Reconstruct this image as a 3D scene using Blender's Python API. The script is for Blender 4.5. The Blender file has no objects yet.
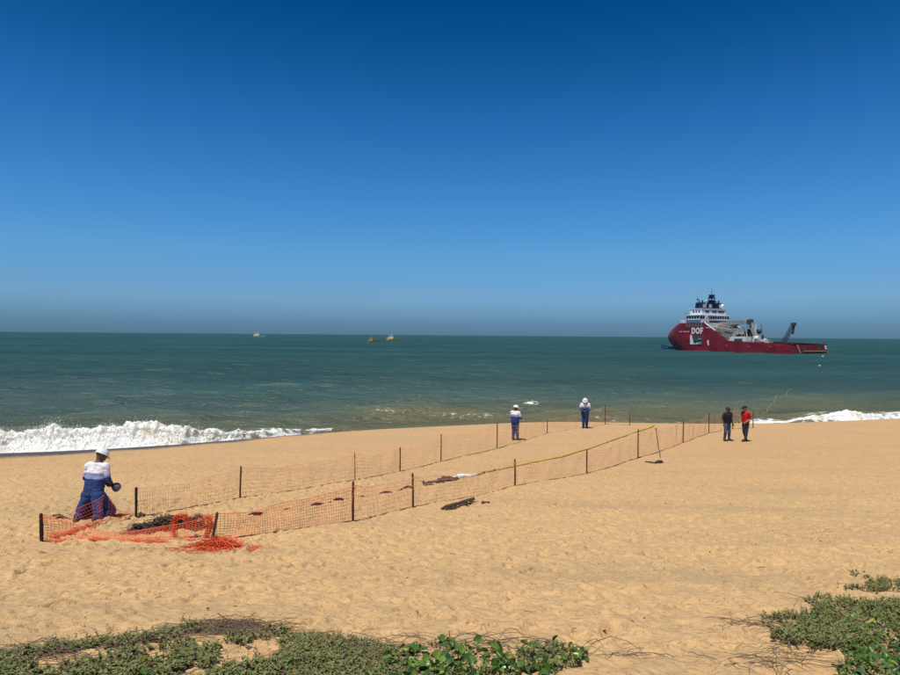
import bpy, bmesh, math, random
import numpy as np
from mathutils import Vector, Matrix

random.seed(7)
RNG = np.random.default_rng(11)
SC = bpy.context.scene
COL = SC.collection

# ------------------------------------------------------------------ camera
CAM_Z = 7.2                                    # eye above the sea
F_PX = 667.0                                   # focal length in photo pixels (900 wide)
ROLL = math.atan(0.0081)
PITCH = math.atan((337.5 - 335.25) / F_PX)
c_r = np.array([math.cos(ROLL), 0, math.sin(ROLL)])
_f0 = np.array([0, 1.0, 0])
_u0 = np.cross(c_r, _f0)
c_f = math.cos(PITCH) * _f0 - math.sin(PITCH) * _u0
c_u = math.cos(PITCH) * _u0 + math.sin(PITCH) * _f0
EYE = np.array([0, 0, CAM_Z])
cam_d = bpy.data.cameras.new('camera')
cam_d.sensor_width = 36.0
cam_d.lens = 36.0 * F_PX / 900.0
cam_d.clip_start = 0.1
cam_d.clip_end = 90000
cam = bpy.data.objects.new('camera', cam_d)
COL.objects.link(cam)
M = Matrix(((c_r[0], c_u[0], -c_f[0], 0), (c_r[1], c_u[1], -c_f[1], 0), (c_r[2], c_u[2], -c_f[2], CAM_Z), (0, 0, 0, 1)))
cam.matrix_world = M
SC.camera = cam

# ------------------------------------------------------------------ sky, sun, exposure
SHADOW = (0.20, 0.30)                          # metres of shadow per metre of height (right, away)
slen = math.hypot(*SHADOW)
SUN_EL = math.atan(1 / slen)
sun_dir = Vector((-SHADOW[0], -SHADOW[1], 1)).normalized()   # towards the sun
world = bpy.data.worlds.new('World')
SC.world = world
world.use_nodes = True
wn, wl = world.node_tree.nodes, world.node_tree.links
wn.clear()
w_out = wn.new('ShaderNodeOutputWorld')
w_bg = wn.new('ShaderNodeBackground')
w_bg.inputs['Strength'].default_value = 0.10
sky = wn.new('ShaderNodeTexSky')
sky.sky_type = 'NISHITA'
sky.sun_disc = False
sky.sun_elevation = SUN_EL
sky.sun_rotation = math.atan2(sun_dir.x, sun_dir.y)
sky.altitude = 0
sky.air_density = 1.0
sky.dust_density = 0.3
sky.ozone_density = 3.0
# clear deep air above a thin marine haze that lies on the horizon all round
geo = wn.new('ShaderNodeTexCoord')
sep = wn.new('ShaderNodeSeparateXYZ')
wl.new(geo.outputs['Generated'], sep.inputs[0])
ramp = wn.new('ShaderNodeValToRGB')
el = ramp.color_ramp.elements
SKY_RAMP = [(0.0000, (0.171, 0.354, 0.693)), (0.0154, (0.184, 0.381, 0.745)), (0.0529, (0.346, 0.582, 0.940)), (0.1195, (0.337, 0.713, 1.041)), (0.1845, (0.247, 0.702, 1.086)), (0.2405, (0.195, 0.636, 1.035)), (0.3005, (0.121, 0.566, 0.983)), (0.3750, (0.046, 0.435, 0.777)), (0.4436, (0.000, 0.336, 0.681)), (1.0000, (0.000, 0.336, 0.681))]
el[0].position, el[0].color = SKY_RAMP[0][0], (*SKY_RAMP[0][1], 1)
el[1].position, el[1].color = SKY_RAMP[-1][0], (*SKY_RAMP[-1][1], 1)
for p, cc in SKY_RAMP[1:-1]:
    e = el.new(p)
    e.color = (*cc, 1)
mulc = wn.new('ShaderNodeMix')
mulc.data_type = 'RGBA'
mulc.blend_type = 'MULTIPLY'
mulc.inputs[0].default_value = 1
wl.new(sep.outputs[2], ramp.inputs[0])
wl.new(sky.outputs[0], mulc.inputs[6])
wl.new(ramp.outputs[0], mulc.inputs[7])
wl.new(mulc.outputs[2], w_bg.inputs['Color'])
wl.new(w_bg.outputs[0], w_out.inputs['Surface'])

sun_d = bpy.data.lights.new('sun', 'SUN')
sun_d.energy = 4.2
sun_d.angle = math.radians(0.53)
sun_d.color = (1.0, 0.95, 0.87)
sun = bpy.data.objects.new('sun', sun_d)
COL.objects.link(sun)
sun.rotation_euler = (-sun_dir).to_track_quat('-Z', 'Y').to_euler()
sun.location = (-20, -30, 60)

SC.view_settings.view_transform = 'Standard'
SC.view_settings.look = 'None'
SC.view_settings.exposure = 0.0
SC.view_settings.gamma = 1.0
SC.view_settings.use_curve_mapping = False
SC.cycles.max_bounces = 6

# ------------------------------------------------------------------ helpers
def ray(px, py):
    return c_f + c_r * (px - 450) / F_PX - c_u * (py - 337.5) / F_PX

def sea_at(px, py, z=0.0):
    d = ray(px, py)
    return EYE + d * ((z - CAM_Z) / d[2])

def _hash(ix, iy, seed):
    h = (ix.astype(np.int64) * 374761393 + iy.astype(np.int64) * 668265263 + seed * 1442695041) & 0x7fffffff
    h = ((h ^ (h >> 13)) * 1274126177) & 0x7fffffff
    return ((h ^ (h >> 16)) & 0xffff) / 65535.0 * 2 - 1

def noise(x, y, seed=0):
    x = np.asarray(x, float); y = np.asarray(y, float)
    ix, iy = np.floor(x), np.floor(y)
    fx, fy = x - ix, y - iy
    u = fx * fx * fx * (fx * (fx * 6 - 15) + 10); v = fy * fy * fy * (fy * (fy * 6 - 15) + 10)
    a = _hash(ix, iy, seed); b = _hash(ix + 1, iy, seed); c = _hash(ix, iy + 1, seed); d = _hash(ix + 1, iy + 1, seed)
    return (a * (1 - u) + b * u) * (1 - v) + (c * (1 - u) + d * u) * v

def fbm(x, y, o=4, seed=0):
    t = 0; a = 0.5; f = 1.0
    for k in range(o):
        t = t + a * noise(x * f + 17.3 * k, y * f - 9.1 * k, seed + k)
        a *= 0.5; f *= 2.03
    return t

MATS = {}
def mat(name, col, rough=0.6, metal=0.0, var=0.0, vscale=8.0, bump=0.0, bscale=40.0, spec=0.5):
    if name in MATS:
        return MATS[name]
    m = bpy.data.materials.new(name)
    m.use_nodes = True
    n, l = m.node_tree.nodes, m.node_tree.links
    b = n['Principled BSDF']
    b.inputs['Roughness'].default_value = rough
    b.inputs['Metallic'].default_value = metal
    b.inputs['Specular IOR Level'].default_value = spec
    tc = n.new('ShaderNodeTexCoord')
    nz = n.new('ShaderNodeTexNoise')
    nz.inputs['Scale'].default_value = vscale
    nz.inputs['Detail'].default_value = 5
    l.new(tc.outputs['Object'], nz.inputs['Vector'])
    mr = n.new('ShaderNodeMapRange')
    mr.inputs[1].default_value = 0.3; mr.inputs[2].default_value = 0.7
    mr.inputs[3].default_value = 1 - var; mr.inputs[4].default_value = 1 + var
    l.new(nz.outputs['Fac'], mr.inputs[0])
    mx = n.new('ShaderNodeMix'); mx.data_type = 'RGBA'; mx.blend_type = 'MULTIPLY'
    mx.inputs[0].default_value = 1
    mx.inputs[6].default_value = (*col, 1)
    l.new(mr.outputs[0], mx.inputs[7])
    l.new(mx.outputs[2], b.inputs['Base Color'])
    if bump > 0:
        bz = n.new('ShaderNodeTexNoise'); bz.inputs['Scale'].default_value = bscale; bz.inputs['Detail'].default_value = 4
        l.new(tc.outputs['Object'], bz.inputs['Vector'])
        bp = n.new('ShaderNodeBump'); bp.inputs['Strength'].default_value = bump; bp.inputs['Distance'].default_value = 0.02
        l.new(bz.outputs['Fac'], bp.inputs['Height']); l.new(bp.outputs[0], b.inputs['Normal'])
    MATS[name] = m
    return m

def link(o, parent=None):
    COL.objects.link(o)
    if parent is not None:
        o.parent = parent
    return o

def mesh_obj(name, verts, faces, m=None, parent=None, smooth=False):
    me = bpy.data.meshes.new(name)
    me.from_pydata([tuple(v) for v in verts], [], [tuple(f) for f in faces])
    if m is not None:
        for k in (m if isinstance(m, (list, tuple)) else [m]):
            me.materials.append(k)
    if smooth:
        me.polygons.foreach_set('use_smooth', [True] * len(me.polygons))
    me.update()
    return link(bpy.data.objects.new(name, me), parent)

def grid_obj(name, V, nr, nc, m=None, parent=None, flip=False):
    """V: (nr*nc,3) row-major grid -> smooth quad mesh"""
    me = bpy.data.meshes.new(name)
    i = np.arange(nr - 1)[:, None] * nc + np.arange(nc - 1)[None, :]
    q = np.stack([i, i + 1, i + nc + 1, i + nc], -1).reshape(-1, 4)
    if flip:
        q = q[:, ::-1]
    me.vertices.add(len(V)); me.vertices.foreach_set('co', V.astype(np.float32).ravel())
    me.loops.add(q.size); me.loops.foreach_set('vertex_index', q.astype(np.int32).ravel())
    me.polygons.add(len(q))
    me.polygons.foreach_set('loop_start', np.arange(len(q), dtype=np.int32) * 4)
    me.polygons.foreach_set('use_smooth', np.ones(len(q), bool))
    me.update(calc_edges=True)
    if m: me.materials.append(m)
    return link(bpy.data.objects.new(name, me), parent)

def attr(o, name, vals):
    a = o.data.attributes.new(name, 'FLOAT', 'POINT')
    a.data.foreach_set('value', np.asarray(vals, np.float32))

def tag(o, label=None, cat=None, group=None, kind=None):
    if label: o['label'] = label
    if cat: o['category'] = cat
    if group: o['group'] = group
    if kind: o['kind'] = kind
    return o

def empty(name, loc=(0, 0, 0), rz=0):
    o = bpy.data.objects.new(name, None)
    o.empty_display_size = 0.2
    o.location = tuple(loc); o.rotation_euler = (0, 0, rz)
    return link(o)

class MB:
    """collects boxes, tubes and prisms, then links them as one mesh object"""
    def __init__(s):
        s.v = []; s.f = []
    def add(s, vs, fs):
        n = len(s.v)
        s.v += [tuple(map(float, p)) for p in vs]
        s.f += [tuple(i + n for i in f) for f in fs]
        return s
    def box(s, lo, hi, M=None):
        x0, y0, z0 = lo; x1, y1, z1 = hi
        vs = [(x0, y0, z0), (x1, y0, z0), (x1, y1, z0), (x0, y1, z0), (x0, y0, z1), (x1, y0, z1), (x1, y1, z1), (x0, y1, z1)]
        if M is not None: vs = [M @ Vector(p) for p in vs]
        return s.add(vs, [(0, 3, 2, 1), (4, 5, 6, 7), (0, 1, 5, 4), (1, 2, 6, 5), (2, 3, 7, 6), (3, 0, 4, 7)])
    def tube(s, pts, r, n=6, cap=True):
        pts = [Vector(p) for p in pts]
        rs = r if isinstance(r, (list, tuple)) else [r] * len(pts)
        vs = []; fs = []
        for i, p in enumerate(pts):
            t = (pts[min(i + 1, len(pts) - 1)] - pts[max(i - 1, 0)])
            if t.length < 1e-9: t = Vector((0, 0, 1))
            t.normalize()
            a = Vector((0, 0, 1)) if abs(t.z) < 0.9 else Vector((1, 0, 0))
            e1 = t.cross(a).normalized(); e2 = t.cross(e1)
            for k in range(n):
                an = 2 * math.pi * k / n
                vs.append(p + (e1 * math.cos(an) + e2 * math.sin(an)) * rs[i])
        for i in range(len(pts) - 1):
            for k in range(n):
                a = i * n + k; b = i * n + (k + 1) % n
                fs.append((a, a + n, b + n, b))
        if cap:
            fs.append(tuple(range(n))); fs.append(tuple(len(vs) - 1 - k for k in range(n)))
        return s.add(vs, fs)
    def prism(s, poly, axis, a, b):
        """poly of 2D points, extruded along axis from a to b"""
        def P(p, t):
            return {'x': (t, p[0], p[1]), 'y': (p[0], t, p[1]), 'z': (p[0], p[1], t)}[axis]
        n = len(poly)
        vs = [P(p, a) for p in poly] + [P(p, b) for p in poly]
        fs = [tuple(range(n)), tuple(2 * n - 1 - k for k in range(n))]
        fs += [(k, k + n, (k + 1) % n + n, (k + 1) % n) for k in range(n)]
        return s.add(vs, fs)
    def ball(s, c, r, seg=10, ring=6, lump=0, seed=0):
        rr = r if isinstance(r, (list, tuple)) else (r, r, r)
        vs = []; fs = []
        for i in range(ring + 1):
            th = math.pi * i / ring
            for k in range(seg):
                ph = 2 * math.pi * k / seg
                d = Vector((math.sin(th) * math.cos(ph), math.sin(th) * math.sin(ph), math.cos(th)))
                q = 1.0
                if lump and 0 < i < ring:
                    q += lump * math.sin(seed * 3.1 + k * 2.3 + i * 1.7) * math.cos(seed + k * 1.1 - i * 2.9)
                vs.append((c[0] + d.x * rr[0] * q, c[1] + d.y * rr[1] * q, c[2] + d.z * rr[2] * q))
        for i in range(ring):
            for k in range(seg):
                a = i * seg + k; b = i * seg + (k + 1) % seg
                fs.append((a, a + seg, b + seg, b))
        return s.add(vs, fs)
    def build(s, name, m=None, parent=None, smooth=False):
        return mesh_obj(name, s.v, s.f, m, parent, smooth)

# ------------------------------------------------------------------ beach shape
_PY = np.array([-400, -60, -10, 0, 2, 4.3, 5.3, 7.3, 10, 14.8, 20, 26, 31, 35, 40, 45, 60, 200.])
_PD = np.array([1.0, 1.3, 1.6, 1.65, 1.78, 2.17, 2.42, 2.88, 3.4, 4.13, 4.72, 5.12, 5.32, 5.46, 5.6, 5.7, 5.9, 6.0])
_ty = np.linspace(-60, 80, 1401)
_td = np.interp(_ty, _PY, _PD)
_k = np.hanning(23); _k /= _k.sum()
_td = np.convolve(np.pad(_td, 11, 'edge'), _k, 'valid')
def depth(Y):
    return np.interp(Y, _ty, _td)
def depth_hit(px, py):
    d = ray(px, py)
    t = np.linspace(2, 70, 3000)
    Y = d[1] * t; Z = -d[2] * t
    i = np.argmax(Z > depth(Y))
    return d[0] * t[i], Y[i]
CREST = [(-160, 462), (0, 456.5), (80, 453.5), (160, 448), (240, 441), (330, 433), (450, 427), (560, 422), (660, 424.6), (780, 424.8), (900, 419.8), (1060, 414)]
_c = np.array([depth_hit(*p) for p in CREST])
def crest(X):
    Xs = np.array(X, float)
    y = np.interp(Xs, _c[:, 0], _c[:, 1])
    for dx in (-2.5, 2.5):
        y = y + np.interp(Xs + dx, _c[:, 0], _c[:, 1])
    return y / 3
def ground(X, Y):
    X = np.asarray(X, float); Y = np.asarray(Y, float)
    yc = crest(X)
    t = Y - yc
    z = CAM_Z - depth(np.minimum(Y, yc + 0.0 * Y))
    tp = np.maximum(t, 0)
    z = z - np.interp(X, [-32, -14, -4], [.165, .18, .20]) * (tp - 1.2 * (1 - np.exp(-tp / 1.2)))
    z = z + 0.10 * fbm(X / 7, Y / 7, 2, 5) * np.clip((Y - 6) / 8, 0, 1) * np.clip((yc - Y) / 4, 0, 1)
    return z
def hit(px, py, dz=0.0):
    """pixel -> point on the sand"""
    d = ray(px, py)
    t = np.linspace(2, 75, 6000)
    P = EYE[None] + d[None] * t[:, None]
    g = ground(P[:, 0], P[:, 1])
    i = int(np.argmax(P[:, 2] < g))
    p = P[i]
    return Vector((p[0], p[1], float(g[i]) + dz))
_gx = np.arange(-60, 75, .2); _gy = np.arange(-2, 66, .2)
_GT = ground(*np.meshgrid(_gx, _gy))
def gz(x, y):
    """sand height, read from a table"""
    u = min(max((x + 60) / .2, 0), len(_gx) - 2.001); v = min(max((y + 2) / .2, 0), len(_gy) - 2.001)
    i, j = int(v), int(u); a, b = v - i, u - j
    return float((_GT[i, j] * (1 - b) + _GT[i, j + 1] * b) * (1 - a) + (_GT[i + 1, j] * (1 - b) + _GT[i + 1, j + 1] * b) * a)

# ------------------------------------------------------------------ sand
def build_sand():
    ys = [-400, -150, -60, -25, -10, -4, -1, 0.5, 1.5]
    y = 2.4
    while y < 62:
        ys.append(y)
        h = float(depth(y))
        y += max(0.55 * y * y / (F_PX * h) , 0.012) * (1.0 if y < 47 else 6)
    ys += [66, 75, 100, 200]
    ys = np.array(ys)
    core = np.linspace(-0.86, 0.86, 1150)
    out = np.array([1.0, 1.4, 2.2, 5, 12, 40])
    cs = np.concatenate([-out[::-1], core, out])
    Y = np.repeat(ys[:, None], len(cs), 1)
    X = cs[None, :] * (np.maximum(Y, 0) + 3.0)
    Z = ground(X, Y)
    yc = crest(X)
    berm = np.clip((Y - 17) / 12, 0, 1)            # nearer the sea the sand is packed smoother
    det = np.clip((yc + 1.5 - Y) / 3, 0, 1)
    rough = (1 - 0.72 * berm) * det * np.clip(.35 + (Y - 4) / 8, .35, 1)
    Z = Z + rough * (0.034 * fbm(X / 1.6, Y / 1.6, 3, 21) + 0.022 * fbm(X / .30, Y / .30, 3, 31) + 0.016 * fbm(X / .10, Y / .10, 2, 41))
    Z = Z + berm * det * 0.03 * fbm(X / 2.6 + Y * .05, Y / .9, 3, 51)
    # footprints, some in trails, some trampled at random
    stamps = []
    for k in range(5200):
        yy = 2.6 + 24 * RNG.random() ** 1.1
        stamps.append(((RNG.random() * 2 - 1) * .84 * (yy + 3), yy, RNG.random() * 6.28, RNG.uniform(.5, 1.1)))
    for k in range(70):
        yy = RNG.uniform(5, 36); xx = (RNG.random() * 2 - 1) * .7 * (yy + 3)
        an = RNG.normal(0, .5) + (0 if RNG.random() < .5 else math.pi)
        for q in range(int(RNG.uniform(12, 40))):
            xx += math.cos(an) * .68; yy += math.sin(an) * .68 * .6
            an += RNG.normal(0, .06)
            sd = .11 if q % 2 else -.11
            stamps.append((xx - math.sin(an) * sd, yy + math.cos(an) * sd, an, RNG.uniform(.8, 1.2)))
    # trampled lane inside and along the fences
    for k in range(900):
        t = RNG.random()
        px = 70 + 560 * t; py = 530 - 95 * t + RNG.normal(0, 9)
        X0, Y0 = depth_hit(px, py)
        stamps.append((X0, Y0, RNG.random() * 6.28, RNG.uniform(.5, 1.1)))
    for (sx, sy, an, am) in stamps:
        if sy < 2.5 or sy > 45: continue
        i0 = np.searchsorted(ys, sy - .3); i1 = np.searchsorted(ys, sy + .3)
        w = sy + 3.0
        j0 = np.searchsorted(cs, (sx - .32) / w); j1 = np.searchsorted(cs, (sx + .32) / w)
        if i1 <= i0 or j1 <= j0: continue
        dx = X[i0:i1, j0:j1] - sx; dy = Y[i0:i1, j0:j1] - sy
        ca, sa = math.cos(an), math.sin(an)
        a = (dx * ca + dy * sa) / .15; b = (-dx * sa + dy * ca) / .075
        r2 = a * a + b * b
        fade = am * (min(1, .4 + (sy - 4) / 10) if sy < 20 else max(0.25, 1 - (sy - 20) / 18)) * .78
        Z[i0:i1, j0:j1] += fade * (-.055 * np.exp(-r2 * r2 * 1.2) + .018 * np.exp(-(np.sqrt(r2) - 1.45) ** 2 * 5) * (1 + .5 * np.sign(a)))
    m = bpy.data.materials.new('dry_sand'); m.use_nodes = True
    n, l = m.node_tree.nodes, m.node_tree.links
    b = n['Principled BSDF']; b.inputs['Roughness'].default_value = .95; b.inputs['Specular IOR Level'].default_value = .15
    tc = n.new('ShaderNodeTexCoord')
    def nz(scale, detail=4, vec=None):
        k = n.new('ShaderNodeTexNoise'); k.inputs['Scale'].default_value = scale; k.inputs['Detail'].default_value = detail
        l.new(vec or tc.outputs['Object'], k.inputs['Vector']); return k.outputs['Fac']
    def rng(s, a, b_, c_=0., d_=1.):
        k = n.new('ShaderNodeMapRange'); l.new(s, k.inputs[0])
        for i_, v_ in enumerate((a, b_, c_, d_)): k.inputs[i_ + 1].default_value = v_
        return k.outputs[0]
    def mix(f, A, B, mode='MIX'):
        k = n.new('ShaderNodeMix'); k.data_type = 'RGBA'; k.blend_type = mode
        for s_, i_ in ((f, 0), (A, 6), (B, 7)):
            if hasattr(s_, 'links') or hasattr(s_, 'is_linked'): l.new(s_, k.inputs[i_])
            else: k.inputs[i_].default_value = s_ if i_ == 0 else (*s_, 1)
        return k.outputs[2]
    at = n.new('ShaderNodeAttribute'); at.attribute_name = 'berm'
    aw = n.new('ShaderNodeAttribute'); aw.attribute_name = 'wet'
    c1 = mix(at.outputs['Fac'], SAND_NEAR, SAND_BERM)
    mpg = n.new('ShaderNodeMapping'); mpg.inputs['Scale'].default_value = (.30, 1.0, 1); l.new(tc.outputs['Object'], mpg.inputs[0])
    c2 = mix(rng(nz(.5, 6, mpg.outputs[0]), .45, .70), c1, SAND_GREY)
    c3 = mix(rng(nz(7, 7), .40, .72, .0, .42), c2, (.36, .215, .095))
    c3 = mix(rng(nz(22, 6), .55, .70, .0, .7), c3, (.28, .165, .08))
    c3 = mix(rng(nz(3.2, 5), .52, .72, .0, .40), c3, (.40, .25, .125))
    c4 = mix(rng(nz(160, 3), .35, .7, 0, .35), c3, (.72, .48, .23))
    c5 = mix(aw.outputs['Fac'], c4, (.115, .085, .06))
    l.new(c5, b.inputs['Base Color'])
    l.new(rng(aw.outputs['Fac'], 0, 1, .95, .42), b.inputs['Roughness']); l.new(rng(aw.outputs['Fac'], 0, 1, .15, .35), b.inputs['Specular IOR Level'])
    mth = n.new('ShaderNodeMath'); mth.operation = 'MULTIPLY_ADD'
    l.new(nz(14, 5), mth.inputs[0]); mth.inputs[1].default_value = 1.0
    l.new(rng(nz(75, 4), 0, 1, 0, .35), mth.inputs[2])
    bp = n.new('ShaderNodeBump'); bp.inputs['Strength'].default_value = .9; bp.inputs['Distance'].default_value = .05
    l.new(mth.outputs[0], bp.inputs['Height']); l.new(bp.outputs[0], b.inputs['Normal'])
    V = np.stack([X, Y, Z], -1).reshape(-1, 3)
    o = grid_obj('beach', V, len(ys), len(cs), m)
    wob = .25 * fbm(X / 3, Y / 3, 3, 77)
    attr(o, 'berm', np.clip((Y + 5 * fbm(X / 9, Y / 5, 3, 61) - 19) / 9, 0, 1).ravel())
    wetline = np.interp(X, [-22, -8, -2], [-1.4, -.3, 2.2])
    attr(o, 'wet', np.clip((Y - yc - wetline + wob * 3) / .9, 0, 1).ravel())
    tag(o, kind='structure')
SAND_NEAR = (.720, .460, .208)
SAND_BERM = (.665, .400, .184)
SAND_GREY = (.58, .385, .190)
build_sand()

# ------------------------------------------------------------------ sea
WAVE_L = [(-60, 38.5, .2), (-34, 39.2, 1.30), (-26.6, 40.4, 1.45), (-21.4, 41.9, 1.55), (-17.2, 43.4, 1.25), (-14.5, 45.2, .85), (-10.6, 48.6, .45), (-5, 51, 0)]
WAVE_R = [(22, 56, 0), (29, 57.4, .12), (32, 58.1, .45), (34.6, 58.6, .90), (37, 59.1, .55), (41, 60, .55), (48, 61.5, .75), (70, 66, .6), (100, 70, .2)]
WAVE_M = [(-9, 59, 0), (-5, 60.8, .6), (-1, 61.5, .95), (2.5, 61.8, .7), (6, 62.5, .25), (12, 63, 0)]
def wave_fn(tab, X):
    t = np.array(tab)
    return np.interp(X, t[:, 0], t[:, 1]), np.interp(X, t[:, 0], t[:, 2])
def surface(X, Y, dY):
    """sea level with swell, chop and the shore break"""
    z = np.zeros_like(X)
    g = np.random.default_rng(5)
    for k in range(46):
        lam = 0.9 * 1.105 ** k if k < 30 else g.uniform(6, 30)
        an = math.radians(-80 + g.normal(0, 28))
        amp = min(.0115 * lam ** .85, .11) * (.8 if k < 30 else .55)
        kx, ky = math.cos(an) * 2 * math.pi / lam, math.sin(an) * 2 * math.pi / lam
        fade = np.clip(lam / (3.2 * dY) - .35, 0, 1)
        ph = kx * X + ky * Y + g.uniform(0, 6.28) + 1.5 * noise(X / (lam * 4), Y / (lam * 4), k)
        z += amp * fade * (np.sin(ph) + .25 * np.sin(2 * ph + .6))
    calm = np.clip((Y - (crest(X) + 7)) / 10, .12, 1)
    z *= calm
    for tab, wf, wb in ((WAVE_L, .8, 2.6), (WAVE_R, .8, 2.6), (WAVE_M, 2.2, 2.8)):
        yc, a = wave_fn(tab, X)
        t = Y - (yc + .6 * noise(X / 4, X * 0, 3))
        z += a * .8 * np.where(t < 0, np.exp(-(t / wf) ** 2), np.exp(-(t / wb) ** 2))
    # a low unbroken swell further out
    t = Y - (74 + 3 * noise(X / 25, X * 0, 9)); z += .30 * np.exp(-(t / 3.0) ** 2) * (.5 + .5 * noise(X / 14, X * 0, 4))
    t = Y - (98 + 4 * noise(X / 30, X * 0, 19)); z += .28 * np.exp(-(t / 3.8) ** 2) * (.5 + .5 * noise(X / 19, X * 0, 14))
    return z
def build_sea():
    sp = np.concatenate([np.arange(172, 40, -.22), np.arange(40, 1.0, -.16), np.geomspace(1.0, .06, 40)])
    ys = CAM_Z * F_PX / sp
    core = np.linspace(-.80, .80, 900)
    out = np.array([.9, 1.1, 1.5, 2.5, 6, 20])
    cs = np.concatenate([-out[::-1], core, out])
    Y = np.repeat(ys[:, None], len(cs), 1); X = cs[None] * Y
    dY = np.repeat(np.gradient(ys)[:, None], len(cs), 1)
    Z = surface(X, Y, np.maximum(dY, np.abs(Y) * .0018))
    shore = crest(X) + 8.0
    off = Y - shore
    shal_lit = np.exp(-np.maximum(off, 0) / 16) * .9 + .35 * np.exp(-np.maximum(off, 0) / 60) + .25 * fbm(X / 30, Y / 60, 3, 8) * np.exp(-np.maximum(off, 0) / 90)
    foam = np.zeros_like(X)
    n1 = fbm(X / 3, Y / 2, 3, 90)
    foam += np.clip(1 - np.abs(off - .5 + 1.5 * n1) / 2.2, 0, 1) * np.interp(X, [-40, -12, -2, 4, 10, 14, 40], [.5, .5, .35, .25, .6, .9, .8])
    for tab, amt in ((WAVE_L, .8), (WAVE_R, 1.0), (WAVE_M, .28)):
        yc, a = wave_fn(tab, X)
        t = Y - yc
        foam = np.maximum(foam, amt * np.clip(a * 1.6, 0, 1) * np.clip(1 - np.abs(t + 1.0) / 3.0, 0, 1) * (.75 + .6 * n1))
    # scattered foam near the right bank and one whitecap
    foam = np.maximum(foam, .75 * np.clip(1 - np.abs(off - 3.5) / 4.5, 0, 1) * np.clip((X - 8) / 6, 0, 1) * (.55 + n1))
    wc = sea_at(531, 402)
    foam = np.maximum(foam, .80 * np.exp(-((X - wc[0]) / .9) ** 2 - ((Y - wc[1]) / 1.0) ** 2))
    ycm, am_ = wave_fn(WAVE_M, X)
    shal_lit = shal_lit + .75 * np.clip(am_, 0, 1) * np.exp(-((Y - ycm + 1.6) / 2.6) ** 2)  # swell front brightened in colour for light coming through the water
    m = bpy.data.materials.new('sea_water'); m.use_nodes = True
    n, l = m.node_tree.nodes, m.node_tree.links
    b = n['Principled BSDF']
    tc = n.new('ShaderNodeTexCoord')
    a1 = n.new('ShaderNodeAttribute'); a1.attribute_name = 'shallow'
    a2 = n.new('ShaderNodeAttribute'); a2.attribute_name = 'foam'
    rp = n.new('ShaderNodeValToRGB')
    e = rp.color_ramp.elements
    e[0].position = 0; e[0].color = (*SEA_DEEP, 1); e[1].position = 1; e[1].color = (*SEA_SHORE, 1)
    x = e.new(.30); x.color = (*SEA_MID, 1)
    l.new(a1.outputs['Fac'], rp.inputs[0])
    # patches of silt and wind drawn out along the coast
    mp = n.new('ShaderNodeMapping'); mp.inputs['Scale'].default_value = (.006, .02, 1)
    l.new(tc.outputs['Object'], mp.inputs[0])
    nz = n.new('ShaderNodeTexNoise'); nz.inputs['Scale'].default_value = 1; nz.inputs['Detail'].default_value = 5
    l.new(mp.outputs[0], nz.inputs['Vector'])
    mr = n.new('ShaderNodeMapRange'); l.new(nz.outputs['Fac'], mr.inputs[0])
    for i_, v_ in enumerate((.3, .7, .72, 1.3)): mr.inputs[i_ + 1].default_value = v_
    mm = n.new('ShaderNodeMix'); mm.data_type = 'RGBA'; mm.blend_type = 'MULTIPLY'; mm.inputs[0].default_value = 1
    l.new(rp.outputs[0], mm.inputs[6]); l.new(mr.outputs[0], mm.inputs[7])
    # lacy foam
    vo = n.new('ShaderNodeTexVoronoi'); vo.feature = 'DISTANCE_TO_EDGE'; vo.inputs['Scale'].default_value = 2.2
    dz = n.new('ShaderNodeTexNoise'); dz.inputs['Scale'].default_value = 1.6; dz.inputs['Detail'].default_value = 5
    l.new(tc.outputs['Object'], dz.inputs['Vector'])
    vm = n.new('ShaderNodeMix'); vm.data_type = 'RGBA'; vm.inputs[0].default_value = .35
    l.new(tc.outputs['Object'], vm.inputs[6]); l.new(dz.outputs['Color'], vm.inputs[7])
    l.new(vm.outputs[2], vo.inputs['Vector'])
    f1 = n.new('ShaderNodeMath'); f1.operation = 'MULTIPLY_ADD'; f1.inputs[1].default_value = -1.3
    l.new(vo.outputs['Distance'], f1.inputs[0]); l.new(a2.outputs['Fac'], f1.inputs[2])
    f2 = n.new('ShaderNodeMath'); f2.operation = 'MULTIPLY_ADD'; f2.inputs[1].default_value = .9; f2.inputs[2].default_value = -.55
    l.new(dz.outputs['Fac'], f2.inputs[0])
    f3 = n.new('ShaderNodeMath'); f3.operation = 'ADD'
    l.new(f1.outputs[0], f3.inputs[0]); l.new(f2.outputs[0], f3.inputs[1])
    fr = n.new('ShaderNodeMapRange'); l.new(f3.outputs[0], fr.inputs[0])
    for i_, v_ in enumerate((.05, .38, 0, 1)): fr.inputs[i_ + 1].default_value = v_
    mf = n.new('ShaderNodeMix'); mf.data_type = 'RGBA'
    l.new(fr.outputs[0], mf.inputs[0]); l.new(mm.outputs[2], mf.inputs[6]); mf.inputs[7].default_value = (.78, .78, .74, 1)
    n.remove(b)
    b = n.new('ShaderNodeBsdfDiffuse'); gl = n.new('ShaderNodeBsdfGlossy'); ms = n.new('ShaderNodeMixShader'); fn = n.new('ShaderNodeFresnel')
    fn.inputs['IOR'].default_value = 1.33
    mo = [q_ for q_ in n if q_.type == 'OUTPUT_MATERIAL'][0]
    l.new(mf.outputs[2], b.inputs['Color'])
    l.new(b.outputs[0], ms.inputs[1]); l.new(gl.outputs[0], ms.inputs[2]); l.new(ms.outputs[0], mo.inputs['Surface'])
    # wave slopes keep a rough sea from turning into a mirror at low angles
    fm = n.new('ShaderNodeMapRange'); l.new(fn.outputs[0], fm.inputs[0])
    for i_, v_ in enumerate((0.02, 1, .02, SEA_SPEC)): fm.inputs[i_ + 1].default_value = v_
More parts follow.
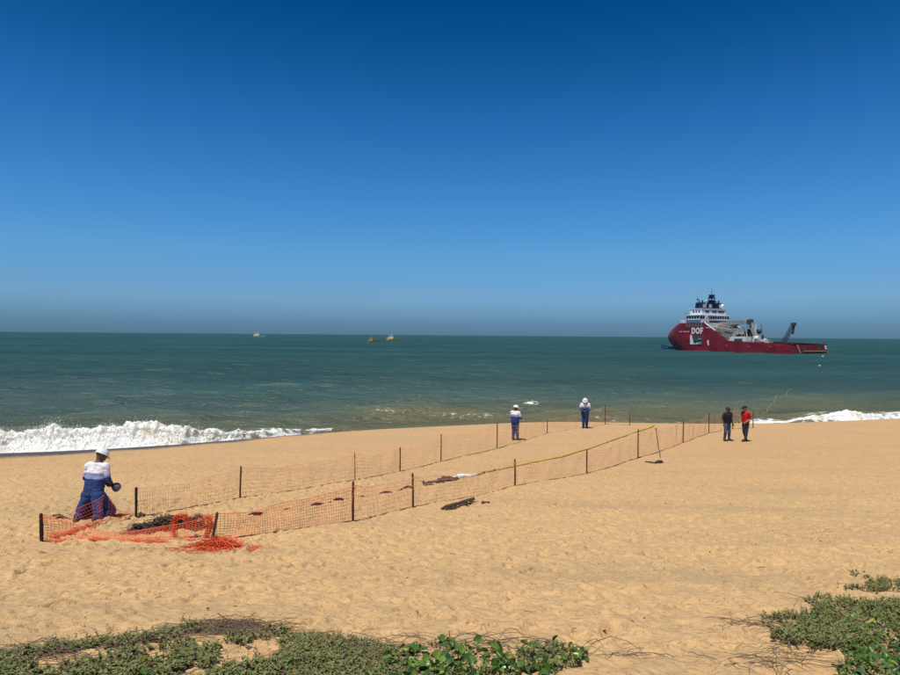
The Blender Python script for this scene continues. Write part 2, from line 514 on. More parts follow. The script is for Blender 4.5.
    ff = n.new('ShaderNodeMath'); ff.operation = 'MULTIPLY_ADD'; ff.inputs[1].default_value = -.9; ff.inputs[2].default_value = 1
    l.new(fr.outputs[0], ff.inputs[0])
    fx = n.new('ShaderNodeMath'); fx.operation = 'MULTIPLY'; l.new(ff.outputs[0], fx.inputs[0]); l.new(fm.outputs[0], fx.inputs[1])
    l.new(fx.outputs[0], ms.inputs[0])
    ro = n.new('ShaderNodeMapRange'); l.new(fr.outputs[0], ro.inputs[0])
    for i_, v_ in enumerate((0, 1, SEA_ROUGH, .9)): ro.inputs[i_ + 1].default_value = v_
    l.new(ro.outputs[0], gl.inputs['Roughness'])
    # wind ripples
    hs = None
    for sc_, w_ in (((.30, .9, 1), 1.0), ((1.3, 3.0, 1), .75), ((.05, .20, 1), 3.0)):
        mq = n.new('ShaderNodeMapping'); mq.inputs['Scale'].default_value = sc_
        l.new(tc.outputs['Object'], mq.inputs[0])
        q = n.new('ShaderNodeTexNoise'); q.inputs['Scale'].default_value = 1; q.inputs['Detail'].default_value = 4
        l.new(mq.outputs[0], q.inputs['Vector'])
        k = n.new('ShaderNodeMath'); k.operation = 'MULTIPLY'; k.inputs[1].default_value = w_
        l.new(q.outputs['Fac'], k.inputs[0])
        if hs is None: hs = k.outputs[0]
        else:
            s = n.new('ShaderNodeMath'); s.operation = 'ADD'; l.new(hs, s.inputs[0]); l.new(k.outputs[0], s.inputs[1]); hs = s.outputs[0]
    bp = n.new('ShaderNodeBump'); bp.inputs['Strength'].default_value = 1.0; bp.inputs['Distance'].default_value = .45
    l.new(hs, bp.inputs['Height'])
    for q_ in (b, gl, fn): l.new(bp.outputs[0], q_.inputs['Normal'])
    o = grid_obj('sea', np.stack([X, Y, Z], -1).reshape(-1, 3), len(ys), len(cs), m)
    attr(o, 'shallow', np.clip(shal_lit, 0, 1).ravel()); attr(o, 'foam', np.clip(foam, 0, 1.2).ravel())
    tag(o, kind='structure')
SEA_DEEP = (.024, .076, .071)
SEA_MID = (.050, .094, .080)
SEA_SHORE = (.135, .128, .060)
SEA_ROUGH = .27
SEA_SPEC = .27
build_sea()

def foam_material():
    m = bpy.data.materials.new('sea_foam'); m.use_nodes = True
    n, l = m.node_tree.nodes, m.node_tree.links
    b = n['Principled BSDF']; b.inputs['Roughness'].default_value = .9; b.inputs['Specular IOR Level'].default_value = .2
    tc = n.new('ShaderNodeTexCoord')
    z = n.new('ShaderNodeTexNoise'); z.inputs['Scale'].default_value = .55; z.inputs['Detail'].default_value = 6
    l.new(tc.outputs['Object'], z.inputs['Vector'])
    r = n.new('ShaderNodeValToRGB'); e = r.color_ramp.elements
    e[0].position = .30; e[0].color = (.60, .50, .32, 1); e[1].position = .50; e[1].color = (.88, .86, .78, 1)
    l.new(z.outputs['Fac'], r.inputs[0]); l.new(r.outputs[0], b.inputs['Base Color'])
    q = n.new('ShaderNodeTexNoise'); q.inputs['Scale'].default_value = 5; q.inputs['Detail'].default_value = 6
    l.new(tc.outputs['Object'], q.inputs['Vector'])
    bp = n.new('ShaderNodeBump'); bp.inputs['Strength'].default_value = .45; bp.inputs['Distance'].default_value = .10
    l.new(q.outputs['Fac'], bp.inputs['Height']); l.new(bp.outputs[0], b.inputs['Normal'])
    return m
FOAM = foam_material()
def build_breaker(tab, x0, x1, label, n_spray, seed):
    """white water of a wave that has fallen over: a lumpy roll with spray thrown off its crest"""
    nx = int((x1 - x0) / .07); nv = 46
    xs = np.linspace(x0, x1, nx)
    yc, a = wave_fn(tab, xs)
    yc = yc + .6 * noise(xs / 4, xs * 0, 3)
    env = a * (.80 + .42 * fbm(xs / 2.6, xs * 0 + 1, 3, seed) + .10 * noise(xs / .5, xs * 0, seed + 4))
    v = np.linspace(0, 1, nv)
    off = np.interp(v, [0, .12, .35, .6, .72, .85, 1], [-1.9, -1.35, -.85, -.30, .15, .8, 1.6])
    hgt = np.interp(v, [0, .12, .35, .6, .72, .85, 1], [-.12, .16, .62, .97, 1.0, .62, -.1])
    k = np.hanning(7); k /= k.sum()
    off = np.convolve(np.pad(off, 3, 'edge'), k, 'valid'); hgt = np.convolve(np.pad(hgt, 3, 'edge'), k, 'valid')
    V = np.zeros((nv, nx, 3))
    for i in range(nv):
        s = np.clip(env / .9, .25, 1.2)
        yy = yc + off[i] * s
        zz = hgt[i] * env - .12 * (v[i] in (0, 1))
        sp_ = np.abs(fbm(xs / .33, v[i] * 2 + xs * 0, 4, seed + 70)) * .55 * max(0, hgt[i] - .55) * 2.2
        lum = sp_ + fbm(xs / .55 + 3 * v[i], v[i] * 9 + xs * .3, 4, seed + 30) * .15 + fbm(xs / .20 + v[i] * .8, v[i] * 2.2, 3, seed + 50) * .24 + fbm(xs / .09, v[i] * 20, 2, seed + 55) * .07
        am = np.clip(env, 0, 1) * math.sin(math.pi * min(1, max(0, v[i])))**.5
        V[i, :, 0] = xs + .12 * fbm(xs / .4, v[i] * 11, 2, seed + 9)
        V[i, :, 1] = yy - lum * am * .8
        V[i, :, 2] = zz + lum * am * .9 + np.maximum(ground(xs, yy), 0) * (1 - hgt[i]) * .9
    root = empty('breaking_wave', (float(xs.mean()), float(yc.mean()), 0))
    tag(root, label, 'wave', kind='stuff')
    mw = np.array([xs.mean(), yc.mean(), 0])
    o = grid_obj('white_water', (V - mw).reshape(-1, 3), nv, nx, FOAM, root)
    # spray
    plume = .35 + 2.2 * np.clip(fbm(xs / .8, xs * 0 + 5, 3, seed + 81) + .12, 0, 1) + .8 * np.clip(noise(xs / .25, xs * 0, seed + 82), 0, 1)
    g = np.random.default_rng(seed)
    vs = []; fs = []
    T = np.array([(1, 1, 1), (-1, -1, 1), (-1, 1, -1), (1, -1, -1)]) / 1.7
    for q in range(n_spray):
        j = g.integers(0, nx); e_ = env[j]
        if g.random() > e_ / 1.2: continue
        c = np.array([xs[j] + g.normal(0, .12), yc[j] + g.normal(-.15, .55), e_ * (.80 + g.exponential(.075) * plume[j])]) - mw
        if g.random() < .35:
            c[1] -= g.uniform(.3, 1.2); c[2] = e_ * g.uniform(.1, .9)
        r = .010 + .022 * g.random() ** 2
        st_ = 1 + 2.5 * g.random()
        R = T[:3] * np.array([r, r, r * st_]) * g.uniform(.6, 1.4, (3, 3)) + g.normal(0, r * .4, (3, 3))
        i0 = len(vs); vs += [tuple(c + t) for t in R]
        fs.append((i0, i0 + 1, i0 + 2))
    s = mesh_obj('spray', vs, fs, FOAM, root); s['kind'] = 'stuff'
build_breaker(WAVE_L, -44, -8.6, 'tall white breaking wave rolling onto the shore at the left', 90000, 3)
build_breaker(WAVE_R, 25, 78, 'low white breaking wave behind the berm at the right', 30000, 8)

# ------------------------------------------------------------------ the ship
def heading(px, py, f):
    """empty matrix for a hull whose local +x points along f (map direction), standing at a sea pixel"""
    p = sea_at(px, py)
    return p, math.atan2(f[1], f[0])
RED = mat('red_hull_paint', (.235, .014, .026), .5, var=.30, vscale=.25, spec=.4)
RED_D = mat('dark_red_deck_paint', (.12, .018, .02), .7, var=.3, vscale=.5)
WHITE = mat('white_ship_paint', (.80, .80, .77), .5, var=.06, vscale=.4)
NAVY = mat('navy_funnel_paint', (.012, .022, .075), .45, var=.2, vscale=.5)
GREY = mat('grey_crane_paint', (.33, .32, .27), .55, var=.25, vscale=.6)
GREY_D = mat('dark_grey_machinery', (.07, .072, .065), .6, var=.3, vscale=.8)
GLASS = mat('dark_window_glass', (.012, .015, .018), .12)
YEL = mat('yellow_marine_paint', (.62, .40, .03), .5, var=.15, vscale=2)
def build_ship():
    f = Vector((-.42, .907, 0)).normalized(); lft = Vector((-f.y, f.x, 0))
    p = sea_at(796, 354.2)
    O = Vector(p) - lft * 10.5
    root = empty('supply_ship', O, math.atan2(f.y, f.x))
    tag(root, 'red offshore supply ship with white bridge, navy mast and grey crane, anchored off the beach', 'ship')
    B = 10.5
    # sheer: stern bulwark -> slope -> forecastle, rounded closed bow
    def xs0(z): return float(np.interp(z, [4.3, 4.9, 5.4, 14.6], [0, 22, 38, 53.8]))
    def xe(z): return float(np.interp(z, [-2, 0, 3.5, 6.5, 9, 11.5, 13.5, 14.8], [81, 84, 88.5, 91, 90.2, 87.0, 83.0, 79]))
    def half(x, z):
        x1 = xe(z); a = 60 + z * .5
        q = max(0.0, (x - a) / max(x1 - a, .1))
        w = B * (1 - min(q, 1) ** 2.3) ** .85
        if x < 8: w *= 1 - .03 * (8 - x) / 8
        return w
    zs = [-2, -.8, .25, 1.5, 3, 4.3, 4.9, 5.4, 7, 8.5, 10, 11.5, 12.8, 13.8, 14.4, 14.8]
    nt = 40
    m = MB()
    for s in (1, -1):
        vs = []
        for z in zs:
            a, b_ = (0 if z <= 4.3 else xs0(z)), xe(z)
            for k in range(nt + 1):
                t = k / nt; t = t ** .75
                x = a + (b_ - a) * t
                vs.append((x, s * half(x, z), z))
        fs = []
        for i in range(len(zs) - 1):
            for k in range(nt):
                q = i * (nt + 1) + k
                fc = (q, q + 1, q + nt + 2, q + nt + 1)
                fs.append(fc if s < 0 else fc[::-1])
        m.add(vs, fs)
    # transom, forecastle roof and the plate behind the slope
    m.add([(0, -10.18, -2), (0, 10.18, -2), (0, 10.18, 4.3), (0, -10.18, 4.3)], [(0, 3, 2, 1)])
    top = [(x, half(x, 14.8), 14.8) for x in np.linspace(53.8, 79, 24)]
    vs = top + [(x, -y, z) for x, y, z in top]
    m.add(vs, [(k, k + 1, k + 25, k + 24) for k in range(23)])
    hull = m.build('hull', RED, root, True)
    for poly in hull.data.polygons:
        poly.use_smooth = abs(poly.normal.z) < .9 and abs(poly.normal.x) < .95
    d = MB(); d.prism([(0.1, -10.1), (54, -10.3), (54, 10.3), (0.1, 10.1)], 'z', 3.3, 3.6)
    d.build('main_deck', RED_D, root)
    MB().box((53.5, -10.2, 3.6), (54.2, 10.2, 14.7)).build('forecastle_bulkhead', WHITE, root)
    for y in (-10.2, 10.2):
        MB().prism([(0.05, 4.3), (38, 5.4), (53.8, 14.8), (54.0, 15.0), (37.8, 5.6), (0.05, 4.5)], 'y', y - .22, y + .22).build('bulwark_rail', RED_D, root)
        MB().prism([(46.5, 10.6), (53.6, 14.75), (53.6, 15.05), (46.5, 10.9)], 'y', y - .26, y + .30).build('slope_rail', WHITE, root)
        # stern: roller openings, rails and rub strake on the transom
    for y0, y1 in ((3.2, 5.6), (-6.6, -4.0)):
        MB().box((-.06, y0, 1.7), (.02, y1, 3.5)).build('stern_opening', GREY_D, root)
    MB().box((-.30, -9.6, 1.15), (-.01, 5.6, 1.5)).build('stern_strake', YEL, root)
    MB().prism([(10.4, 4.2), (9.2, 4.2), (7.2, .4), (8.2, .4)], 'x', -.10, -.02).build('stern_stripe', mat('pale_red_stripe', (.55, .25, .24), .5), root)
    MB().prism([(-8.0, 3.9), (-9.6, 3.9), (-10.1, 2.4), (-8.9, 1.9)], 'x', -.09, -.02).build('stern_marking', WHITE, root)
    # port side: flat dark panels for shaded gallery and mooring recess, white edge, draught mark, scuttles, dents
    P = B
    gal = MB().prism([(54.6, 12.6), (67.5, 12.6), (67.5, 13.0), (66, 14.3), (54.6, 14.3)], 'y', P - .3, P + .02)
    gal.build('side_gallery', GREY_D, root)
    for k in range(6): MB().box((55.5 + k * 2.0, P + .02, 12.6), (55.75 + k * 2.0, P + .10, 14.3)).build('gallery_post', GREY, root)
    rec = MB().box((54.6, P - .3, 3.3), (62.8, P + .03, 8.3)).build('side_recess', GREY_D, root)
    MB().prism([(60.6, 3.4), (63.2, 3.4), (63.2, 8.4), (62.2, 8.4)], 'y', P + .03, P + .12).build('recess_edge', WHITE, root)
    for x, z, w, h, mm in ((55.3, 3.6, 1.6, 1.2, GREY), (57.6, 3.5, .9, .9, WHITE), (59.3, 3.5, .7, .7, WHITE), (55.2, 6.0, 2.4, .7, GREY), (58.6, 5.4, 1.5, 1.3, mat('green_winch_paint', (.06, .11, .07), .6))):
        MB().box((x, P + .03, z), (x + w, P + .35, z + h)).build('mooring_gear', mm, root)
    MB().prism([(50.2, 3.2), (51.1, 3.2), (51.6, 5.4), (50.6, 5.9)], 'y', P - .02, P + .06).build('side_marking', WHITE, root)
    MB().box((49, P - .02, 12.0), (52.4, P + .05, 12.3)).build('side_marking', WHITE, root)
    for k, (x, w) in enumerate(((70.6, .8), (69.4, .7), (67.6, .8), (66.4, .9), (65.2, .8), (64.0, .8))):
        yb = half(x, 10.5)
        MB().box((x, yb - .25, 9.9), (x + w, yb + .06, 10.45)).build('name_lettering', mat('faded_white_paint', (.6, .5, .5), .6), root)
    for x in (4, 9, 14.5, 21, 26.5, 31, 35.5): MB().box((x, P - .15, 1.5), (x + .8, P + .02, 2.2)).build('freeing_port', GREY_D, root)
    for x in (12.5, 25, 38): MB().prism([(x, 2.6), (x + 1.6, 3.2), (x + 1.7, 3.5), (x + .1, 2.9)], 'y', P - .01, P + .05).build('hull_scrape', mat('scraped_paint', (.40, .16, .15), .7), root)
    # letters on the port side, thick sans capitals
    def letter(polys, x0):
        q = MB()
        for poly in polys: q.prism([(x0 - u, 8.95 + v) for u, v in poly], 'y', P - .05, P + .10)
        q.build('hull_letter', WHITE, root)
    def ring(w, h, t, full):
        pl = []
        n = 24
        rng_ = [k / n for k in range(n + 1)]
        cx, cy = (w / 2, h / 2) if full else (w * .42, h / 2)
        out = []; inn = []
        for k in rng_:
            an = (2 * math.pi * k) if full else (-math.pi / 2 + math.pi * k)
            out.append((cx + (w - cx) * math.cos(an), cy + h / 2 * math.sin(an)))
            inn.append((cx + (w - cx - t) * math.cos(an), cy + (h / 2 - t) * math.sin(an)))
        for k in range(n):
            pl.append([out[k], out[k + 1], inn[k + 1], inn[k]])
        if not full:
            pl += [[(0, 0), (t, 0), (t, h), (0, h)], [(t, 0), (cx, 0), (cx, t), (t, t)], [(t, h - t), (cx, h - t), (cx, h), (t, h)]]
        return pl
    LH = 3.3
    letter(ring(2.5, LH, .72, False), 62.2)
    letter(ring(2.9, LH, .72, True), 59.4)
    letter([[(0, 0), (.75, 0), (.75, LH), (0, LH)], [(.75, LH - .72), (2.0, LH - .72), (2.0, LH), (.75, LH)], [(.75, 1.25), (1.7, 1.25), (1.7, 1.95), (.75, 1.95)]], 56.2)
    # superstructure
    acc = MB().prism([(56.5, -9.6), (72, -9.2), (72, 9.2), (56.5, 9.6)], 'z', 14.8, 16.4).build('accommodation_block', WHITE, root)
    br = MB().prism([(56.6, -10.6), (66, -10.6), (69, -7), (69, 7), (66, 10.6), (56.6, 10.6)], 'z', 16.4, 18.7).build('bridge', WHITE, root)
    MB().prism([(56.2, -11), (66.4, -11), (69.5, -7.2), (69.5, 7.2), (66.4, 11), (56.2, 11)], 'z', 18.7, 19.05).build('bridge_roof', WHITE, root)
    for y in np.linspace(-10.1, 9.0, 12):
        if 5.3 < y < 7.2: continue
        MB().box((56.5, y, 17.0), (56.62, y + 1.25, 18.35)).build('bridge_window', GLASS, br)
    for x in np.linspace(57.2, 64.6, 5):
        for s in (1, -1):
            MB().box((x, s * 10.58 - .06, 17.0), (x + 1.25, s * 10.58 + .06, 18.35)).build('bridge_window', GLASS, br)
    for y in np.linspace(-6.5, 5.2, 8):
        MB().box((68.95, y, 17.0), (69.08, y + 1.2, 18.35)).build('bridge_window', GLASS, br)
    up = MB().prism([(57.0, -8.6), (65.5, -8.6), (67, -5), (67, 5), (65.5, 8.6), (57.0, 8.6)], 'z', 19.05, 22.2).build('upper_house', WHITE, root)
    MB().box((56.7, -8.9, 22.2), (67.2, 8.9, 22.42)).build('monkey_island', WHITE, root)
    for y, w in ((5.2, 1.0), (3.9, 1.0), (.6, .8), (-.5, .8), (-1.6, .8), (-3.6, .8), (-4.7, .8), (-5.8, .8), (-7.0, .8)):
        MB().box((56.9, y, 20.2), (57.02, y + w, 21.3)).build('house_window', GLASS, up)
    for x in (58.5, 60.5, 62.5): MB().box((x, 8.54, 20.2), (x + .9, 8.66, 21.2)).build('house_window', GLASS, up)
    MB().box((55.6, 5.4, 14.9), (57.0, 7.2, 18.6)).build('stair_tower', WHITE, root)
    MB().tube([(56, 8.8, 14.9), (54.6, 6.0, 18.5)], .18).tube([(56, 6.6, 14.9), (55.2, 4.0, 18.5)], .18).build('stair_rail', GREY_D, root)
    for y in (-10.4, 10.4):
        q = MB()
        for x in np.linspace(56.6, 72, 9): q.tube([(x, y * .9, 14.8), (x, y * .9, 15.9)], .05, 4)
        q.tube([(56.6, y * .9, 15.9), (72, y * .9, 15.9)], .05, 4).build('deck_railing', WHITE, root)
    MB().box((50.5, -9.8, 14.2), (56.5, -3.0, 15.0)).build('aft_balcony', WHITE, root)
    MB().box((56.3, -9.0, 14.95), (56.48, 4.0, 16.2)).build('shelter_shade', GREY_D, root)  # dark panel painted in as the shade under the bridge
    # funnels and mast, navy with pale louvres
    for y in (-6.0, 1.2, 5.6):
        fn = MB().prism([(58.5, 22.4), (63.5, 22.4), (63, 25.6), (59, 25.6)], 'y', y - 1.5, y + 1.5).build('funnel', NAVY, root)
        MB().box((58.2, y - .7, 23.0), (58.75, y + .7, 24.7)).build('funnel_louvre', mat('pale_grey_louvre', (.45, .47, .5), .6), fn)
        MB().tube([(60, y, 25.5), (59.6, y, 26.9)], .38, 8).build('exhaust_pipe', GREY_D, fn)
        MB().tube([(62, y, 25.5), (61.7, y, 26.6)], .32, 8).build('exhaust_pipe', GREY_D, fn)
    ma = MB()
    for sx, sy in ((-1, -1), (-1, 1), (1, -1), (1, 1)):
        ma.tube([(60.5 + sx * 1.5, -1.8 + sy * 1.8, 22.4), (60.5 + sx * .6, -1.8 + sy * .7, 30.2)], .22, 6)
    for z in (24.5, 26.3, 28, 29.6):
        w = 1.9 - (z - 22.4) * .14
        ma.box((60.5 - w, -1.8 - w * 1.5, z), (60.5 + w, -1.8 + w * 1.5, z + .3))
    ma.box((59.7, -3.0, 24.6), (61.6, -.6, 27.2)).box((60.0, -2.5, 27.9), (61.2, -1.2, 29.7))
    ma.tube([(60.5, -1.8, 29.8), (60.5, -1.8, 33.2)], [.2, .07], 6)
    ma.tube([(60.5, -4.4, 28.3), (60.5, .8, 28.3)], .12, 5).tube([(60.5, -3.9, 28.3), (60.5, -3.9, 30.6)], .07, 5).tube([(60.5, .4, 28.3), (60.5, .4, 30.4)], .07, 5)
    ma.build('radar_mast', NAVY, root)
    MB().tube([(61.5, 7.4, 22.4), (61.5, 7.2, 29.2)], [.16, .07], 6).tube([(61.5, 7.3, 27.6), (61.5, 5.6, 25.4)], .1, 5).box((61.2, 6.2, 27.2), (61.8, 8.0, 27.45)).build('signal_mast', NAVY, root)
    MB().box((60.2, -3.4, 30.1), (60.8, .0, 30.35)).build('radar_scanner', WHITE, root)
    for x, y, z, r in ((58.2, -7.0, 23.9, 1.15), (61.5, -8.2, 23.0, .7), (59.5, 3.4, 26.4, .55)):
        MB().ball((x, y, z), r, 12, 8).tube([(x, y, 22.3), (x, y, z)], .3, 6).build('satellite_dome', WHITE, root, True)
    MB().tube([(68, 9.2, 19), (68, 9.2, 21.8)], .08, 5).tube([(66, 9.4, 19), (66, 9.4, 21)], .08, 5).box((66.6, 8.6, 19.05), (67.9, 9.8, 20.0)).build('wing_searchlight', GREY, root)
    # main crane: pedestal, boom folded aft, jib going down to the deck
    cr = MB().tube([(47.5, 3.5, 3.6), (47.5, 3.5, 11.5)], 1.3, 12).box((45.8, 1.6, 11.2), (49.4, 5.4, 14.0)).build('crane_pedestal', GREY, root)
    def truss(a, b, w, nm, mm, par=None, n=7):
        a, b = Vector(a), Vector(b); t = (b - a).normalized()
        s = t.cross(Vector((0, 1, 0))).normalized(); y = Vector((0, 1, 0))
        q = MB()
        cs_ = [(s * sx + y * sy) * w for sx, sy in ((1, 1), (1, -1), (-1, -1), (-1, 1))]
        for c in cs_: q.tube([a + c, b + c], w * .22, 5)
        for k in range(n):
            p0 = a + (b - a) * (k / n); p1 = a + (b - a) * ((k + 1) / n)
            for i in range(4): q.tube([p0 + cs_[i], p1 + cs_[(i + 1) % 4]], w * .13, 4)
        return q.build(nm, mm, par or root)
    MB().prism([(48.6, 13.2), (31.0, 14.3), (31.0, 15.5), (40, 15.9), (48.6, 15.0)], 'y', 2.7, 4.3).build('crane_boom', GREY, root)
    MB().prism([(46.6, 11.0), (38.0, 13.4), (38.2, 14.0), (46.8, 12.0)], 'y', 3.1, 3.9).build('boom_cylinder', GREY, root)
    MB().prism([(30.3, 15.9), (32.2, 15.9), (28.2, 7.4), (26.6, 7.6)], 'y', 2.8, 4.2).build('crane_jib', GREY, root)
    MB().prism([(29.6, 13.6), (32.4, 13.8), (32.2, 16.0), (29.8, 16.3)], 'y', 2.6, 4.4).build('crane_knuckle', GREY_D, root)
    MB().box((29.6, 2.8, 11.8), (30.9, 4.2, 13.1)).tube([(30.4, 3.5, 12), (30.4, 3.5, 7.6)], .25, 6).build('crane_hook_block', GREY_D, root)
    # second crane, stowed along the port rail
    MB().tube([(52.0, 8.0, 3.6), (52.0, 8.0, 13.0)], .8, 10).build('deck_crane_pedestal', GREY, root)
    truss((52, 8, 13.6), (38.5, 8, 11.8), .7, 'deck_crane_boom', GREY)
    # deck houses, winch drum, reels and gear
    MB().box((36.5, -8.5, 3.6), (52.5, 8.2, 6.2)).build('winch_house', WHITE, root)
    MB().box((37.5, -7.5, 6.2), (52.8, 6.8, 9.4)).box((44, -6, 9.4), (53, 6, 12.2)).build('winch_house_top', GREY, root)
    for x in (39.5, 42.5): MB().box((x, 8.18, 4.4), (x + 2.0, 8.3, 5.6)).build('house_opening', GREY_D, root)
    MB().box((29, 4.5, 3.6), (38.0, 8.4, 7.7)).build('deck_house', WHITE, root)
    MB().box((31.2, 8.36, 5.4), (36.0, 8.5, 6.7)).build('house_opening', GREY_D, root)
    for x in (33.5, 36.5, 39.5, 42.5):
        MB().tube([(x, -6, 10.3), (x, 6, 10.3)], 1.25, 14).build('cable_drum', GREY_D, root)
        MB().tube([(x, 6.0, 10.3), (x, 6.3, 10.3)], 1.65, 14).build('drum_flange', GREY, root)
    for k, (x, y, z, w, h, mm) in enumerate(((26.5, 3, 3.6, 3.0, 2.6, GREY), (24.5, 5.5, 3.6, 1.8, 2.2, GREY_D), (22.6, 1, 3.6, 2.4, 2.9, WHITE), (28, -4, 3.6, 3, 4.2, GREY), (20.4, 6, 3.6, 1.6, 1.6, GREY_D), (14, 4.5, 3.6, 2.6, 1.3, RED_D), (16.8, 7.2, 3.6, .9, 1.5, WHITE), (9.2, 5.6, 3.6, 3.6, 1.0, RED_D), (44, -9.6, 6.4, 4, 2.4, GREY))):
        MB().box((x, y, z), (x + w, y + w * .8, z + h)).box((x + w * .2, y + w * .1, z + h), (x + w * .6, y + w * .5, z + h * 1.15)).build('deck_gear', mm, root)
    MB().tube([(24.2, 5, 6.9), (26.8, 5, 6.9)], 1.15, 12).tube([(24.6, 4, 3.6), (24.6, 4.4, 6.4)], .2, 5).tube([(26.4, 4, 3.6), (26.4, 4.4, 6.4)], .2, 5).build('rescue_boat', WHITE, root)
    g = random.Random(4)
    for k in range(46):
        x = g.uniform(23, 53); y = g.uniform(-6, 8); z = 3.6 + (g.uniform(2.4, 8.4) if x > 37 else g.uniform(1.5, 4.0))
        w = g.uniform(.3, 1.1); h = g.uniform(.4, 1.8)
        MB().box((x, y, 3.6), (x + w, y + w, z + h * .5)).build('deck_fitting', g.choice([GREY, GREY, GREY_D, WHITE]), root)
    for k in range(10):
        x = g.uniform(26, 50)
        MB().tube([(x, g.uniform(-4, 7), 3.6), (x + g.uniform(-2, 2), g.uniform(-4, 7), g.uniform(11, 14.5))], .16, 5).build('deck_stanchion', g.choice([GREY, GREY_D, WHITE]), root)
    # stern derrick
    MB().box((8.3, 5.2, 3.6), (11.5, 8.2, 4.9)).build('derrick_base', RED_D, root)
    truss((9.8, 6.4, 4.9), (4.6, 6.4, 13.4), .62, 'stern_derrick', GREY_D, n=9)
    MB().tube([(4.3, 6.4, 13.8), (5.0, 6.4, 9.0)], .5, 6).box((3.6, 5.8, 12.8), (5.4, 7.0, 14.2)).build('derrick_head', GREY_D, root)
    for x in (2.0, 5.0): MB().box((x, 9.4, 4.4), (x + 1.2, 10.0, 5.0)).build('stern_fairlead', GREY_D, root)
    MB().tube([(1.2, -9.5, 3.6), (1.2, -9.5, 5.6)], .25, 6).build('stern_bollard', GREY_D, root)
    return root
build_ship()

# ------------------------------------------------------------------ small boats, floats and the line to the ship
def small_boat(name, label, cat, px, py, length, rz, hull_m, cab, cab_m, mast=True, cabin_fwd=-.2, group=None):
    p = sea_at(px, py)
    root = empty(name, (p[0], p[1], 0), rz)
    tag(root, label, cat, group)
    L = length; W = L * .15; H = L * .12
    st = np.linspace(-.5, .5, 13)
    vs = []; fs = []
    for t in st:
        w = W * (1 - max(0, (t - .05) / .45) ** 2.2) * (1 - .15 * max(0, (-t - .2) / .3))
        sh = H * (1 + .9 * max(0, t) ** 2 * 4 + .15 * max(0, -t))
        vs += [(t * L, -w * .75, -.25), (t * L + (.02 * L if t > .3 else 0), -w, sh), (t * L + (.02 * L if t > .3 else 0), w, sh), (t * L, w * .75, -.25)]
    for i in range(12):
        a = i * 4
        for k in range(3): fs.append((a + k, a + k + 1, a + k + 5, a + k + 4))
    fs += [(0, 3, 2, 1), (48, 49, 50, 51)]
    mesh_obj('hull', vs, fs, hull_m, root)
    MB().box((-.48 * L, -W * .8, H * .55), (.42 * L, W * .8, H * .7)).build('deck', GREY, root)
    if cab:
        c0 = cabin_fwd * L
        cb = MB().prism([(c0, H * .6), (c0 + .30 * L, H * .6), (c0 + .27 * L, H * .6 + .24 * L), (c0, H * .6 + .24 * L)], 'y', -W * .7, W * .7).build('cabin', cab_m, root)
        for k in range(3):
            MB().box((c0 + .03 * L + k * .08 * L, -W * .73, H + .06 * L), (c0 + .08 * L + k * .08 * L, -W * .69, H + .11 * L)).build('cabin_window', GLASS, cb)
        MB().box((c0 - .02 * L, -W * .8, H * .6 + .24 * L), (c0 + .30 * L, W * .8, H * .6 + .26 * L)).build('cabin_roof', cab_m, root)
        if mast: MB().tube([(c0 + .1 * L, 0, H), (c0 + .1 * L, 0, H + .36 * L)], .06 * L / 8, 6).build('mast', WHITE, root)
    return root
CREAM = mat('cream_boat_paint', (.74, .70, .50), .5, var=.1, vscale=.5)
ORNG = mat('orange_boat_paint', (.42, .22, .05), .55, var=.25, vscale=.5)
BLUE = mat('blue_boat_paint', (.02, .075, .20), .5, var=.2, vscale=.6)
small_boat('fishing_boat', 'pale fishing boat on the horizon, farthest and leftmost of the boats', 'boat', 259.5, 337.0, 27, math.radians(170), CREAM, True, CREAM, cabin_fwd=.05)
small_boat('fishing_boat', 'brown and orange fishing boat, nearer of the two boats left of centre', 'boat', 374, 342.1, 11.5, math.radians(172), ORNG, True, YEL, cabin_fwd=.10)
small_boat('fishing_boat', 'cream and yellow fishing boat with tall cabin behind the orange boat', 'boat', 394.5, 340.8, 19, math.radians(174), YEL, True, CREAM, cabin_fwd=.08)
small_boat('workboat', 'small blue open boat lying beside the red bow of the ship', 'boat', 671.5, 349.0, 12.5, math.radians(186), BLUE, False, BLUE)
for px, py, lb in ((819.6, 366.2, 'white round buoy floating nearest, in front of the ship stern'), (822.8, 356.8, 'white round buoy floating close under the ship stern')):
    p = sea_at(px, py)
    r = empty('mooring_buoy', (p[0], p[1], 0)); tag(r, lb, 'buoy', 'buoys off the ship stern')
    s = .45 if py < 360 else .30
    MB().ball((0, 0, .35 * s), (.8 * s, .8 * s, .62 * s), 14, 10).build('float', mat('weathered_white_float', (.72, .70, .62), .6, var=.15), r, True)
    MB().tube([(0, 0, .9 * s), (0, 0, 1.25 * s)], .1 * s, 8).tube([(0, 0, .8 * s), (0, 0, .98 * s)], .3 * s, 10).build('mooring_eye', GREY_D, r)

